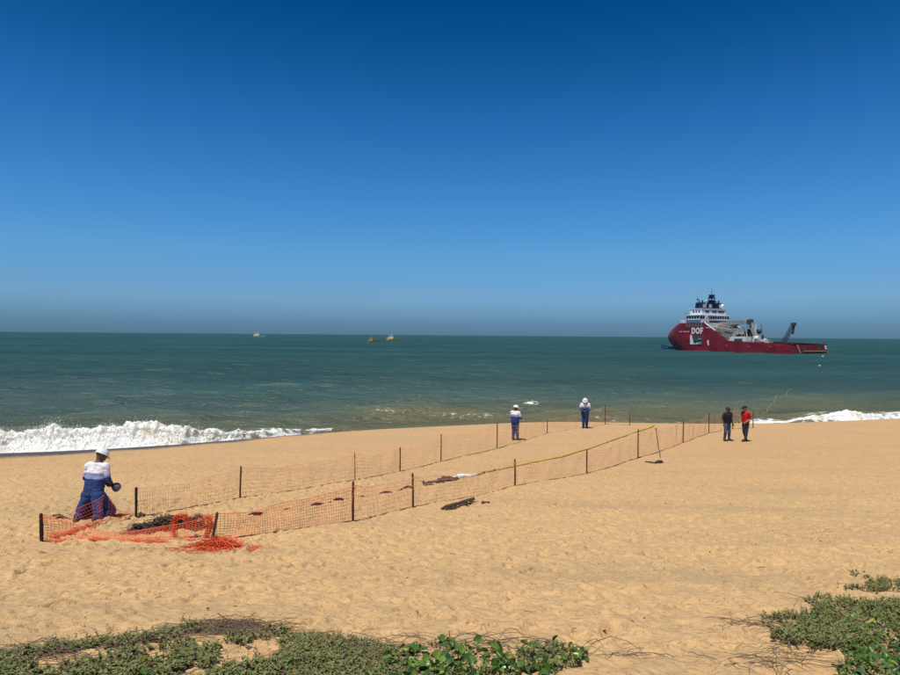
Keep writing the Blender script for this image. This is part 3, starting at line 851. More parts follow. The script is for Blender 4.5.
# ------------------------------------------------------------------ net fences
ORANGE = mat('orange_plastic_net', (.74, .115, .028), .55, var=.15, vscale=3)
ORANGE_F = mat('faded_orange_net', (.72, .24, .09), .6, var=.2, vscale=2)  # same orange net, lightened part way to look sunlit and faint
NET_PALE = mat('bleached_pale_net', (.72, .36, .19), .6, var=.2, vscale=2)  # same orange net, sunlit faintness put into a sandy colour
POST = mat('rusty_brown_stake', (.105, .042, .026), .8, var=.35, vscale=6, bump=.3)
POST_D = mat('blackened_stake', (.018, .015, .014), .8, var=.4, vscale=6)
FOOT_SHADE = mat('brown_foot_rope', (.09, .055, .03), .9, var=.3, vscale=5)  # brown strip for the piled net edge and its dark shadow line
def net_panel(b0, b1, h0, h1, parent, m, sag=.06, low=1.0, seed=0, name='netting', nH=9, dv=.085, r=.0024, lean=0.0):
    """a sheet of square-meshed net between two foot points, tied at heights h0 and h1"""
    g = random.Random(seed)
    b0, b1 = Vector(b0), Vector(b1)
    L = (b1 - b0).length; t = (b1 - b0).normalized(); nrm = Vector((-t.y, t.x, 0)).normalized()
    q = MB()
    def P(u, v):
        x = b0.lerp(b1, u)
        gzv = gz(x.x, x.y)
        sg = 4 * u * (1 - u)
        hh = (h0 * (1 - u) + h1 * u) * (1 - (1 - low) * sg) - sag * sg
        wob = .05 * math.sin(u * L * 1.9 + v * 2.1 + seed) + .03 * math.sin(u * L * 4.7 - v * 3 + seed * 2)
        side = wob * (.4 + v) + lean * sg * v
        z = gzv + .012 + hh * v + .015 * math.sin(u * L * 3.3 + seed) * v
        return Vector((x.x, x.y, 0)) + nrm * side + Vector((0, 0, z))
    nseg = max(4, int(L / .22))
    for i in range(nH):
        v = i / (nH - 1)
        q.tube([P(k / nseg, v) for k in range(nseg + 1)], r * (2.0 if i in (0, nH - 1) else 1.15), 3, False)
    nv = max(3, int(L / dv))
    for k in range(nv + 1):
        u = min(1, max(0, (k + g.uniform(-.18, .18)) / nv))
        q.tube([P(u, v) for v in (0, .25, .5, .75, 1)], r, 3, False)
    o = q.build(name, m, parent); o['kind'] = 'stuff'
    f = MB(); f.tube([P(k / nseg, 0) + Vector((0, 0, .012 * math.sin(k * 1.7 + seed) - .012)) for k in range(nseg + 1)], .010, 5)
    f.build('foot_rope', FOOT_SHADE, parent)
    return o
def post(base_px, top_py, parent, m=POST, r=.030, top_px=None, seed=0):
    b = hit(*base_px)
    d = b.y
    h = (base_px[1] - top_py) * d / F_PX
    top = Vector((b.x + ((top_px - base_px[0]) * d / F_PX if top_px else random.uniform(-.02, .02)), b.y + random.uniform(-.03, .03), b.z + h))
    q = MB(); bb = b - Vector((0, 0, .18))
    mid = bb.lerp(top, .5) + Vector((random.uniform(-.008, .008), random.uniform(-.008, .008), 0))
    q.tube([bb, mid, top - Vector((0, 0, .03)), top], [r, r * .97, r * .93, r * .6], 8)
    o = q.build('fence_stake', m, parent, False)
    return b, h, o
near = [((42, 542), 513), ((211, 541), 512), ((353, 521.5), 481), ((413, 507), 473), ((515, 486), 459), ((587, 473.5), 450), ((638, 458), 429), ((683, 443), 419), ((709, 433), 413), ((732.5, 429), 408), ((753, 428), 411)]
far = [((136, 518), 487), ((240, 498), 466), ((355, 480), 452), ((400, 471.5), 447), ((441, 461.5), 434), ((497, 448.5), 423), ((547, 433.5), 419), ((605, 424.5), 405.5), ((629.5, 425.2), 410.5)]
nf = empty('net_fence', hit(*near[2][0]))
tag(nf, 'orange net fence on brown stakes, the nearer run, starting at the orange heap', 'fence', 'net fences across the beach')
ff_ = empty('net_fence', hit(*far[1][0]))
tag(ff_, 'pale net fence on thin stakes, the farther run, between the kneeling worker and the sea', 'fence', 'net fences across the beach')
def in_parent(root):
    """parts are modelled in world metres; move them into the frame of their thing"""
    bpy.context.view_layer.update()
    inv = root.matrix_world.inverted()
    for c in root.children:
        c.matrix_parent_inverse = inv
NB = []
for k, (b, ty) in enumerate(near):
    mm = POST_D if k == 0 else POST
    NB.append(post(b, ty, nf, mm, r=.032 if k == 0 else .028, top_px=(217 if k == 1 else None)))
for k in range(len(near) - 1):
    h0, h1 = NB[k][1] * .93, NB[k + 1][1] * .93
    fold = k == 0
    net_panel(NB[k][0], NB[k + 1][0], h0 * .95, h1 * .95, nf, ORANGE if k < 2 else (ORANGE_F if k < 3 else NET_PALE), sag=.05, low=.35 if fold else .92, seed=k + 1, lean=.25 if fold else 0, r=.0034 if k < 2 else (.0030 if k < 5 else .0030), dv=.06 if k < 2 else (.08 if k < 5 else .11), nH=11 if k < 2 else 8)
    for e in (0, 1):
        b, h, o = NB[k + e]
        if e == 0:
            MB().tube([b + Vector((-.04, 0, h * .82)), b + Vector((0, -.045, h * .83)), b + Vector((.045, 0, h * .82))], .008, 5).build('net_tie', ORANGE, nf)
FB = []
for k, (b, ty) in enumerate(far):
    FB.append(post(b, ty, ff_, POST_D if k == 0 else POST, r=.030 if k == 0 else (.025 if k != 2 else .012)))
for k in range(len(far) - 1):
    net_panel(FB[k][0], FB[k + 1][0], FB[k][1] * .92, FB[k + 1][1] * .92, ff_, NET_PALE, sag=.05, low=.93, seed=k + 31, dv=.07 if k < 3 else .11, nH=8 if k < 3 else 7, r=.0034 if k < 3 else .0028)
b, h, o = FB[0]
for z0, z1 in ((.70, .82), (.44, .54)):
    MB().tube([b + Vector((0, 0, h * z0)), b + Vector((0, 0, h * z1))], .0325, 10).build('stake_band', mat('faded_yellow_tape', (.42, .30, .05), .7), ff_)
MB().tube([b + Vector((0, 0, h * .83)), b + Vector((0, 0, h * .985))], .0325, 10).build('stake_band', MATS['faded_yellow_tape'], ff_)
# the end run of the near fence, held up by the kneeling worker
E0 = NB[0][0]; E1 = hit(106, 524.5); E2 = FB[0][0]
net_panel(E0, E1, NB[0][1] * .9, .62, nf, ORANGE, sag=.02, low=.72, seed=71, lean=.10)
net_panel(E1, E2 + Vector((-.06, -.05, 0)), .60, .22, nf, ORANGE, sag=.02, low=.55, seed=72)
# slumped folds of the end run lying on the sand
def fold_band(pts, w, n, parent, m, seed, name='net_fold', r=.0036):
    g = random.Random(seed)
    q = MB()
    P = [hit(*p) for p in pts]
    def at(u):
        k = min(int(u * (len(P) - 1)), len(P) - 2); f = u * (len(P) - 1) - k
        return P[k].lerp(P[k + 1], f)
    for k in range(n):
        u = g.random() * .86
        line = []
        ox, oy, oz = g.gauss(0, w * .4), g.gauss(0, w * .4), abs(g.gauss(0, w * .35))
        for s in range(6):
            c = at(min(1, u + s * .03))
            line.append(c + Vector((ox + g.gauss(0, .012), oy + g.gauss(0, .012), max(.006, oz + g.gauss(0, .012)))))
        q.tube(line, r, 3, False)
    o = q.build(name, m, parent); o['kind'] = 'stuff'
fold_band([(45, 541), (60, 537), (80, 531), (95, 526), (106, 521)], .11, 170, nf, ORANGE, 5)
fold_band([(44, 542), (90, 541), (130, 542), (172, 543.5)], .07, 150, nf, ORANGE, 6)
in_parent(nf); in_parent(ff_)

# ------------------------------------------------------------------ heaps, cable, tools, driftwood
def net_heap():
    c = hit(219, 549)
    root = empty('net_heap', c)
    tag(root, 'bright orange net heaped on the sand at the foot of a leaning stake', 'net')
    g = random.Random(9)
    q = MB()
    for k in range(520):
        a = g.uniform(0, 6.28); rr = abs(g.gauss(0, .5))
        x, y = rr * math.cos(a) * .62 + g.gauss(0, .03), rr * math.sin(a) * .42
        top = .17 * math.exp(-(x * x / .16 + y * y / .09))
        z = g.random() * top
        an = g.uniform(0, 6.28); line = []
        for s in range(6):
            line.append((x, y, gz(c.x + x, c.y + y) - c.z + .008 + max(0, z)))
            an += g.gauss(0, .7); st = g.uniform(.03, .07)
            x += math.cos(an) * st; y += math.sin(an) * st * .7; z = max(0, min(top * 1.2 + .01, z + g.gauss(0, .02)))
        q.tube(line, .0045, 3, False)
    o = q.build('tangled_strands', ORANGE, root); o['kind'] = 'stuff'
    q = MB()
    for k in range(60):
        x, y = g.gauss(0, .36), g.gauss(0, .2); an = g.uniform(0, 6.28); line = []
        for s in range(4):
            line.append((x, y, gz(c.x + x, c.y + y) - c.z + .01)); x += math.cos(an) * .12; y += math.sin(an) * .07; an += g.gauss(0, .5)
        q.tube(line, .006, 3, False)
    o = q.build('loose_strands', ORANGE, root); o['kind'] = 'stuff'
net_heap()
def net_bundle():
    """net gathered into hanging swags between two short uprights"""
    c = hit(190, 538)
    root = empty('net_bundle', c)
    tag(root, 'orange net gathered in upright loops beside the dark brown heap', 'net')
    sc = c.y / F_PX
    def W(px, py, dy=0):            # point in the upright plane through the bundle
        return Vector(((px - 190) * sc, dy, (538 - py) * sc))
    g = random.Random(21)
    def swag(pts, n, w, m, name):
        q = MB()
        for k in range(n):
            ox, oz, oy = g.gauss(0, w), g.gauss(0, w * .7), g.gauss(0, w * 1.3)
            line = [W(*p) + Vector((ox + g.gauss(0, .012), oy + g.gauss(0, .02), oz + g.gauss(0, .012))) for p in pts]
            line = [Vector((v.x, v.y, max(v.z, .005))) for v in line]
            fine = []
            for i in range(len(line) - 1):
                for s in range(3): fine.append(line[i].lerp(line[i + 1], s / 3))
            fine.append(line[-1])
            q.tube(fine, .0042, 3, False)
        for k in range(n * 5):
            i = g.randrange(len(pts) - 1); p = W(*pts[i]).lerp(W(*pts[i + 1]), g.random())
            a = p + Vector((g.gauss(0, w), g.gauss(0, w), g.gauss(0, w))); bb = p + Vector((g.gauss(0, w), g.gauss(0, w), g.gauss(0, w)))
            a.z = max(a.z, .005); bb.z = max(bb.z, .005)
            q.tube([a, bb], .004, 3, False)
        o = q.build(name, m, root); o['kind'] = 'stuff'
    swag([(174, 544), (173, 530), (174, 520), (178, 515.5), (184, 516), (187, 521), (188, 526)], 26, .028, ORANGE, 'upright_loop')
    swag([(184, 524), (190, 520), (196, 515), (201, 516), (204, 520)], 18, .022, mat('shaded_rust_net', (.26, .06, .03), .7, var=.2), 'back_loop')  # same orange net, shade of the rear loops put into the colour
    swag([(205, 516), (209, 519), (212, 524), (208, 531), (206, 540)], 20, .034, ORANGE, 'hanging_swag')
    swag([(188, 527), (196, 529), (205, 527), (212, 524)], 16, .028, MATS['shaded_rust_net'], 'low_swag')
    swag([(176, 543), (184, 546), (193, 544), (202, 543)], 14, .018, ORANGE, 'ground_strand')
net_bundle()
def dark_heap(name, label, pts, seed, col, size=1.0, cat='debris'):
    c = hit(*pts[len(pts) // 2][:2])
    root = empty(name, c); tag(root, label, cat)
    g = random.Random(seed)
    q = MB(); s2 = MB()
    for (px, py, w, h) in pts:
        p = hit(px, py) - c
        for k in range(int(110 * size)):
            x, y = p.x + g.gauss(0, w * .45), p.y + g.gauss(0, w * .45)
            z = gz(c.x + x, c.y + y) - c.z
            q.ball((x, y, z + g.random() ** 1.4 * h), (g.uniform(.012, .045), g.uniform(.012, .045), g.uniform(.010, .030)), 6, 4, .4, g.random() * 9)
        for k in range(int(60 * size)):
            x, y = p.x + g.gauss(0, w * .6), p.y + g.gauss(0, w * .6); an = g.uniform(0, 6.28); zz = g.random() * h * 1.25; line = []
            for i in range(5):
                line.append((x, y, gz(c.x + x, c.y + y) - c.z + .006 + max(0, zz))); an += g.gauss(0, .8)
                x += math.cos(an) * .045; y += math.sin(an) * .045; zz = min(h, zz + g.gauss(0, .015))
            s2.tube(line, g.uniform(.003, .007), 4, False)
    a = q.build('matted_clump', col, root); a['kind'] = 'stuff'
    b_ = s2.build('tangled_stalks', col, root); b_['kind'] = 'stuff'
WEED_SHADE = mat('dark_brown_weed', (.085, .052, .034), .85, var=.5, vscale=12)  # weed brown, also colours the painted shadow patch
dark_heap('weed_heap', 'dark brown tangled heap lying behind the orange net loops', [(132, 535, .12, .09), (140, 533, .17, .17), (150, 532.5, .12, .10), (158, 531, .19, .22), (166, 530, .20, .27), (175, 530, .20, .25), (186, 529, .17, .20), (197, 529, .13, .14)], 3, WEED_SHADE)
dark_heap('weed_heap', 'small dark weed patch between the kneeling worker and the striped stake', [(113, 517, .10, .03), (121, 517, .10, .03), (128, 518.5, .06, .02), (141, 515.5, .08, .02)], 6, WEED_SHADE, .6)  # flat dark clumps laid where worker and stake cast shadows
# reddish spade lying on the sand left of the kneeling worker
def lying_spade():
    b = hit(57, 517.5); e = hit(76, 522.5)
    root = empty('spade', b); tag(root, 'rust brown spade lying flat on the sand left of the kneeling worker', 'spade')
    d = (e - b); d.z = 0; L = d.length; t = d.normalized(); s = Vector((-t.y, t.x, 0))
    m = mat('rusty_blade', (.12, .045, .03), .75, var=.3, vscale=9)
    def Q(u, v, z): 
        w = b + t * u + s * v
        return (u * t + v * s) + Vector((0, 0, gz(w.x, w.y) - b.z + z))
    nu, nv = 7, 7; vs = []; fs = []
    for i in range(nu):
        for j in range(nv):
            u = i / (nu - 1); v = (j / (nv - 1) - .5)
            wd = .21 * (1 - .75 * max(0, .35 - u) / .35 * abs(v) * 1.2)
            vs.append(Q(-.14 + u * .30, v * wd, .03 + .07 * (1 - abs(v) * 1.6) * (.4 + u * .6)))
    n1 = len(vs); vs += [Vector(v) - Vector((0, 0, .006)) for v in vs]
    for i in range(nu - 1):
        for j in range(nv - 1):
            a = i * nv + j; fs.append((a, a + 1, a + nv + 1, a + nv)); fs.append((a + n1, a + nv + n1, a + nv + 1 + n1, a + 1 + n1))
    mesh_obj('blade', vs, fs, m, root, True)
    MB().tube([Q(.10, 0, .08), Q(.25, 0, .06), Q(L, 0, .02)], [.02, .018, .018], 8).build('shaft', mat('dark_wood_handle', (.10, .06, .035), .8, var=.3), root)
lying_spade()

def cable_line(pts, r, dz, name, label, cat, m, wave=0.0, wl_=.5, n=10, seed=0):
    P = [hit(*p) for p in pts]
    c = P[0]
    root = empty(name, c); tag(root, label, cat)
    line = []
    seg = []
    for i in range(len(P) - 1):
        L = (P[i + 1] - P[i]).length
        k = max(2, int(L / (.35 if wave == 0 else .06)))
        for s in range(k): seg.append(P[i].lerp(P[i + 1], s / k))
    seg.append(P[-1])
    acc = 0
    for i, p in enumerate(seg):
        if i: acc += (p - seg[i - 1]).length
        z = gz(p.x, p.y) + dz
        if wave: z += wave * math.sin(acc / wl_ * 6.28) + .5 * wave * math.sin(acc / wl_ * 2.3 + 1)
        line.append((p.x - c.x + .02 * math.sin(acc * 1.3 + seed), p.y - c.y, z - c.z))
    MB().tube(line, r, n).build('sheath', m, root, True)
    return root, line
CAB_Y = mat('yellow_pipe_sheath', (.62, .42, .06), .6, var=.2, vscale=2)
CAB_W = mat('white_wrap', (.78, .78, .76), .5, var=.08, vscale=5)
CAB_D = mat('black_cable', (.016, .015, .014), .6, var=.3, vscale=5)
rt, ln = cable_line([(477, 475.2), (486, 472.6), (515, 466.8), (560, 457.8), (600, 445.2), (638, 431.8), (654, 426.2)],   .038, .034, 'pipe', 'long yellow pipe lying on the sand between the two net fences', 'pipe', CAB_Y)
for k in (1, 3):
    p = Vector(ln[k]); q = Vector(ln[k + 1]); MB().tube([p, p.lerp(q, .55)], .046, 10).build('collar', mat('dull_olive_collar', (.20, .15, .04), .6), rt)
rt, ln = cable_line([(456, 478.6), (464, 477.2), (472, 476.6), (477, 475.2)], .055, .04, 'wrapped_pipe', 'white wrapped length at the end of the yellow pipe', 'pipe', CAB_W)
MB().tube([Vector(ln[0]) + Vector((-.1, 0, 0)), Vector(ln[0]) + Vector((.05, 0, 0))], .062, 10).build('end_cap', CAB_W, rt)
MB().ball(Vector(ln[2]) + Vector((0, .12, .0)), (.30, .14, .05), 12, 8, .2, 2).build('wrap_fold', CAB_W, rt, True)
cable_line([(246, 516.5), (252, 515.5), (300, 507.5), (353, 497.5), (410, 487.8), (432, 484), (456, 479)], .040, -.035, 'cable', 'black cable half buried in the sand, running to the white wrapped pipe', 'cable', CAB_D, wave=.042, wl_=1.05)  # left of the lumps, dark humps stand in for shaded footprints
for k, (px, py, w) in enumerate(((446.5, 480.3, .19), (438, 482.6, .15), (427.5, 484.8, .13), (453, 479.6, .14), (408, 488.5, .10))):
    p = hit(px, py); q = MB()
    root = empty('weed_clump', p); tag(root, ['largest dark weed clump on the black cable, left of the white wrap', 'second dark weed clump left of the white wrapped pipe', 'third dark weed clump left of the white wrapped pipe', 'dark weed clump touching the white wrapped pipe', 'small dark weed clump beside the fence stake, farthest left on the cable'][k], 'debris', 'weed clumps along the black cable')
    g = random.Random(k)
    for i in range(12):
        q.ball((g.gauss(0, w * .6), g.gauss(0, w * .5), g.uniform(0, w * .5)), (g.uniform(.3, .6) * w, g.uniform(.3, .6) * w, g.uniform(.2, .4) * w), 7, 5, .4, g.random() * 9)
    o = q.build('matted_clump', WEED_SHADE, root); o['kind'] = 'stuff'
# floating line from the pipe to the ship
pl = [sea_at(*p) for p in ((762, 412), (769, 407), (778, 400), (788, 392), (793, 388))]
c = Vector((pl[2][0], pl[2][1], 0)); root = empty('floating_line', c)
tag(root, 'thin yellowish line floating on the sea behind the man in red', 'rope')
line = []
for i in range(len(pl) - 1):
    for s in range(14):
        p = Vector(pl[i]).lerp(Vector(pl[i + 1]), s / 14); line.append((p.x - c.x, p.y - c.y, float(surface(np.array([[p.x]]), np.array([[p.y]]), np.array([[max(.2, p.y * .004)]]))[0, 0]) + .03))
MB().tube(line, .016, 6).build('rope', mat('bleached_yellow_rope', (.42, .38, .16), .8), root)

# upright shovel and the short dark bar beside it
def shovel():
    b = hit(660.5, 462.5); sc = b.y / F_PX
    root = empty('shovel', b); tag(root, 'shovel standing upright with its blade in the sand, beside the fence', 'shovel')
    top = Vector(((656.5 - 660.5) * sc, .18, 36 * sc))
    MB().tube([(0, 0, .20), top * .55, top * .93], [.017, .016, .016], 8).build('shaft', mat('grey_wood_handle', (.09, .07, .05), .8, var=.3), root)
    MB().tube([top * .92 + Vector((-.055, 0, 0)), top * .92 + Vector((.055, 0, 0))], .016, 8).build('grip', MATS['grey_wood_handle'], root)
    m = mat('black_steel_blade', (.02, .02, .022), .5, var=.3)
    nu, nv = 7, 7; vs = []; fs = []
    for i in range(nu):
        for j in range(nv):
            u = i / (nu - 1); v = j / (nv - 1) - .5
            w = .19 * (1 - .6 * max(0, .3 - u) / .3)
            vs.append((v * w - .02, -.03 + .05 * (v * 2) ** 2 - .02 * u, -.20 + u * .30))
    n1 = len(vs); vs += [(x, y + .006, z) for x, y, z in vs]
    for i in range(nu - 1):
        for j in range(nv - 1):
            a = i * nv + j; fs.append((a, a + nv, a + nv + 1, a + 1)); fs.append((a + n1, a + 1 + n1, a + nv + 1 + n1, a + nv + n1))
    mesh_obj('blade', vs, fs, m, root, True)
    MB().ball((-.06, -.02, .02), (.16, .12, .05), 12, 8, .25, 3).build('dug_sand', mat('damp_dug_sand', (.05, .032, .02), .9, var=.2), root, True)  # dark lump heaped at the blade
    b2 = hit(645, 462.3); e2 = hit(656.5, 463.8)
    r2 = empty('stick', b2); tag(r2, 'short dark stick lying left of the upright shovel', 'stick')
    MB().tube([(0, 0, .03), (e2 - b2) * .5 + Vector((0, .02, .035)), (e2 - b2) + Vector((0, 0, .03))], [.022, .03, .026], 8).build('wood', mat('dark_driftwood', (.055, .034, .022), .85, var=.4, vscale=14), r2)  # dark brown bar flat on the sand beside the blade
shovel()
def driftwood():
    specs = [((443, 510), (474, 500.2), .05), ((446, 511), (470, 504.5), .04), ((452, 509.5), (476, 502.2), .03)]
    labs = ['thick upper dark brown plank of driftwood on the sand in front of the fence', 'lower brown driftwood branch in front of the fence', 'thin forked driftwood branch between the two thicker pieces']
    m = mat('brown_driftwood', (.085, .048, .030), .85, var=.45, vscale=9, bump=.4)
    g = random.Random(5)
    for (a, b, r), lb in zip(specs, labs):
        A, Bp = hit(*a), hit(*b)
        root = empty('driftwood', A); tag(root, lb, 'driftwood', 'driftwood in front of the near fence')
        pts = [(A.lerp(Bp, t) - A) for t in np.linspace(0, 1, 9)]
        pts = [Vector((p.x + g.gauss(0, .02), p.y + g.gauss(0, .03), gz(A.x + p.x, A.y + p.y) - A.z + r * .6 + abs(g.gauss(0, .01)))) for p in pts]
        MB().tube(pts, [r * g.uniform(.6, 1.2) for _ in pts], 7).build('trunk', m, root)
        k = pts[5]
        MB().tube([k, k + Vector((.16, .10, .03)), k + Vector((.33, .16, .02))], [r * .5, r * .4, r * .2], 6).build('branch', m, root)
    for i, (px, py) in enumerate(((483.5, 503), (487.5, 503.2))):
        p = hit(px, py); root = empty('driftwood', p); tag(root, ['small driftwood chip right of the driftwood branches, the left one', 'small driftwood chip right of the driftwood branches, the right one'][i], 'driftwood', 'driftwood in front of the near fence')
        MB().ball((0, 0, .02), (.07, .05, .03), 8, 6, .3, i).build('chip', m, root)
driftwood()

# ------------------------------------------------------------------ people
SKIN = mat('brown_skin', (.13, .062, .038), .6, var=.1, vscale=20)
SKIN_L = mat('tan_skin', (.36, .19, .12), .6, var=.1, vscale=20)
CL_WHITE = mat('white_cotton', (.80, .80, .80), .85, var=.06, vscale=9, bump=.3, bscale=25)
CL_LILAC = mat('pale_blue_cotton', (.27, .33, .58), .85, var=.1, vscale=9, bump=.3, bscale=25)
CL_NAVY = mat('royal_blue_cotton', (.018, .045, .165), .85, var=.2, vscale=9, bump=.3, bscale=25)
CL_BLACK = mat('black_cotton', (.010, .011, .016), .85, var=.3, vscale=9)
CL_RED = mat('red_cotton', (.50, .010, .016), .8, var=.12, vscale=9, bump=.3, bscale=25)
CL_JEAN = mat('blue_denim', (.075, .105, .15), .85, var=.25, vscale=9)
CL_JEAN_D = mat('dark_denim', (.022, .035, .06), .85, var=.25, vscale=9)
LEATHER = mat('black_leather_boot', (.012, .011, .010), .55, var=.3)
HAIR = mat('black_hair', (.008, .007, .006), .7)
HELM = mat('white_hard_hat', (.82, .82, .80), .3)
HELM_G = mat('grey_plastic', (.13, .15, .18), .55, var=.1)

def V3(*a): return Vector(a)
def build_person(name, label, loc, rz, J, outfit, skin, scale=1.0, head='helmet', head_turn=0.0, head_tilt=0.0, voxel=.0085):
    """J: joints in the person's own frame (x right, y forward, z up). One continuous body; clothes are shells over it."""
    root = empty(name, loc, rz)
    bulk = 1.0 if J.get('baggy') else 1.12
    root.scale = (scale * bulk, scale * bulk, scale)
    tag(root, label, 'person')
    caps = []           # (region, a, ra, b, rb)
    def cap(rg, a, ra, b, rb): caps.append((rg, Vector(a), ra, Vector(b), rb))
    P, N = J['pelvis'], J['neck']
    up = (N - P).normalized(); R = J.get('right', V3(1, 0, 0)); fw = up.cross(R).normalized()
    C = P.lerp(N, .68); Wst = P.lerp(N, .32)
    cap('torso', P, .112, Wst, .116); cap('torso', Wst, .116, C + fw * .005, .126); cap('torso', C, .122, N - up * .055, .088)
    for s in (-1, 1):
        cap('torso', P + R * .078 * s, .104, Wst + R * .076 * s, .106)
        cap('torso', Wst + R * .076 * s, .106, C + R * .080 * s + fw * .01, .112)
        cap('torso', C + R * .080 * s + fw * .01, .112, N - up * .07 + R * .09 * s, .078)
        S = N - up * .075 + R * .185 * s; J['S%d' % s] = S
        cap('torso', N - up * .03, .060, S - up * .0, .062)
        cap('hip', P + R * .06 * s - up * .02, .105, J['hip%d' % s], .092)
        E, Wr = J['E%d' % s], J['W%d' % s]
        cap('uarm', S, .060, E, .044); cap('farm', E, .043, Wr, .030)
        d = (Wr - E).normalized()
        side = d.cross(J.get('palm%d' % s, V3(0, 0, 1))).normalized(); pn = side.cross(d).normalized()
        K = Wr + d * .085
        cap('hand', Wr, .026, Wr + d * .03, .028)
        for i, (o_, ln_) in enumerate(((-.030, .070), (-.010, .080), (.010, .076), (.030, .060))):
            k0 = K + side * o_
            cap('hand', Wr + d * .02 + side * o_ * .6, .017, k0, .0135)
            k1 = k0 + (d * .8 - pn * .6) * ln_ * .55; k2 = k1 + (d * .25 - pn * .95) * ln_ * .5
            cap('hand', k0, .0115, k1, .010); cap('hand', k1, .010, k2, .0085)
        th = Wr + d * .03 + side * (.03 * (-s)); t1 = th + (d * .6 + side * (-s) * .7 - pn * .2) * .045
        cap('hand', th, .015, t1, .0125); cap('hand', t1, .0125, t1 + (d * .8 - pn * .4) * .035, .010)
        H, Kn, A = J['hip%d' % s], J['K%d' % s], J['A%d' % s]
        if J.get('baggy'): cap('thigh', H, .115, Kn, .100); cap('shin', Kn, .095, A, .070); cap('thigh', H - V3(0, .03, .06), .095, A + V3(0, .06, .10), .075)
        cap('thigh', H, .092, Kn, .064); cap('shin', Kn, .064, Kn.lerp(A, .35), .060); cap('shin', Kn.lerp(A, .35), .060, A, .042)
        T = J['T%d' % s]; heel = A + (A - Kn).normalized() * .045
        cap('foot', A, .042, heel, .038); cap('foot', heel, .038, T, .032); cap('foot', A.lerp(T, .2), .044, T, .034)
    # head
    HC = J['head']; hf = Matrix.Rotation(head_turn, 3, up) @ fw
    hr = hf.cross(up).normalized()
    hf = Matrix.Rotation(head_tilt, 3, hr) @ hf; hu = hr.cross(hf).normalized()
    cap('neck', N - up * .05, .060, HC - hu * .06 - hf * .01, .054)
    cap('head', HC + hu * .035 - hf * .022, .090, HC + hu * .035 + hf * .018, .084)
    cap('head', HC - hu * .02 - hf * .01, .076, HC - hu * .055 + hf * .035, .054)
    cap('head', HC - hu * .075 + hf * .05, .036, HC - hu * .09 + hf * .062, .028)          # chin
    cap('head', HC + hu * .015 + hf * .092, .014, HC - hu * .022 + hf * .108, .017)         # nose
    cap('head', HC + hu * .03 + hf * .080 + hr * .03, .018, HC + hu * .03 + hf * .080 - hr * .03, .018)  # brow
    cap('head', HC - hu * .05 + hf * .082 + hr * .018, .013, HC - hu * .05 + hf * .082 - hr * .018, .013)  # lips
    for s in (-1, 1): cap('head', HC + hr * .086 * s + hu * .02, .020, HC + hr * .084 * s - hu * .03, .015)
    q = MB()
    for rg, a, ra, b_, rb in caps:
        ax = (b_ - a); L = max(ax.length, 1e-4); t = ax / L
        pts = []; rs = []
        for k in range(5):
            an = math.pi / 2 * (1 - k / 4) ; pts.append(a - t * ra * math.sin(an)); rs.append(max(ra * math.cos(an), ra * .06))
        for k in range(1, 5):
            an = math.pi / 2 * k / 4; pts.append(b_ + t * rb * math.sin(an)); rs.append(max(rb * math.cos(an), rb * .06))
        pts.insert(5, b_); rs.insert(5, rb)
        q.tube(pts, rs, 12)
    tmp = q.build('body_form', None)
    md = tmp.modifiers.new('remesh', 'REMESH'); md.mode = 'VOXEL'; md.voxel_size = voxel; md.use_smooth_shade = True
    ms_ = tmp.modifiers.new('smooth', 'SMOOTH'); ms_.iterations = 6; ms_.factor = .5
    dg = bpy.context.evaluated_depsgraph_get()
    me = bpy.data.meshes.new_from_object(tmp.evaluated_get(dg))
    bpy.data.objects.remove(tmp)
    me.name = 'body'
    me.materials.clear(); me.materials.append(skin)
    link(bpy.data.objects.new('body', me), root)
    n = len(me.vertices)
    co = np.empty(n * 3, np.float32); me.vertices.foreach_get('co', co); co = co.reshape(-1, 3)
    no = np.empty(n * 3, np.float32); me.vertex_normals.foreach_get('vector', no); no = no.reshape(-1, 3)
    best = np.full(n, 9.0); reg = np.zeros(n, int); par = np.zeros(n)
    names = ['torso', 'hip', 'uarm', 'farm', 'hand', 'thigh', 'shin', 'foot', 'neck', 'head']
    for rg, a, ra, b_, rb in caps:
        a_, bb = np.array(a), np.array(b_); ax = bb - a_; L2 = max(ax @ ax, 1e-8)
        t = np.clip((co - a_) @ ax / L2, 0, 1)
        d = np.linalg.norm(co - (a_ + t[:, None] * ax), axis=1) - (ra + (rb - ra) * t)
        w = d < best
        best[w] = d[w]; reg[w] = names.index(rg); par[w] = t[w]
    tt = (co - np.array(P)) @ np.array(up) / (N - P).length      # height along the trunk
    npoly = len(me.polygons)
    polys = [tuple(p.vertices) for p in me.polygons]
    rg_of = lambda nm: names.index(nm)
    def shell(nm, regions, off, colour, mats, keep=None, wr=.006):
        sel = np.isin(reg, [rg_of(r_) for r_ in regions])
        if keep is not None: sel &= keep
        F = [f for f in polys if sum(sel[i] for i in f) > len(f) / 2]
        used = sorted({i for f in F for i in f}); idx = {v: k for k, v in enumerate(used)}
        c = co[used]; nn = no[used]
        wn_ = noise(c[:, 0] * 14 + c[:, 1] * 9, c[:, 2] * 22, 5) * wr + noise(c[:, 0] * 30 + 3, c[:, 2] * 40 + c[:, 1] * 20, 8) * wr * .5
        vs = c + nn * (off + wn_)[:, None]
        m0_ = len(vs)
        from collections import Counter
        ec = Counter()
        for f in F:
            for i in range(len(f)): ec[tuple(sorted((f[i], f[(i + 1) % len(f)])))] += 1
        fs = [tuple(idx[i] for i in f) for f in F]; mi = [colour(f) for f in F]
        inner = {}
        vs = [tuple(v) for v in vs]
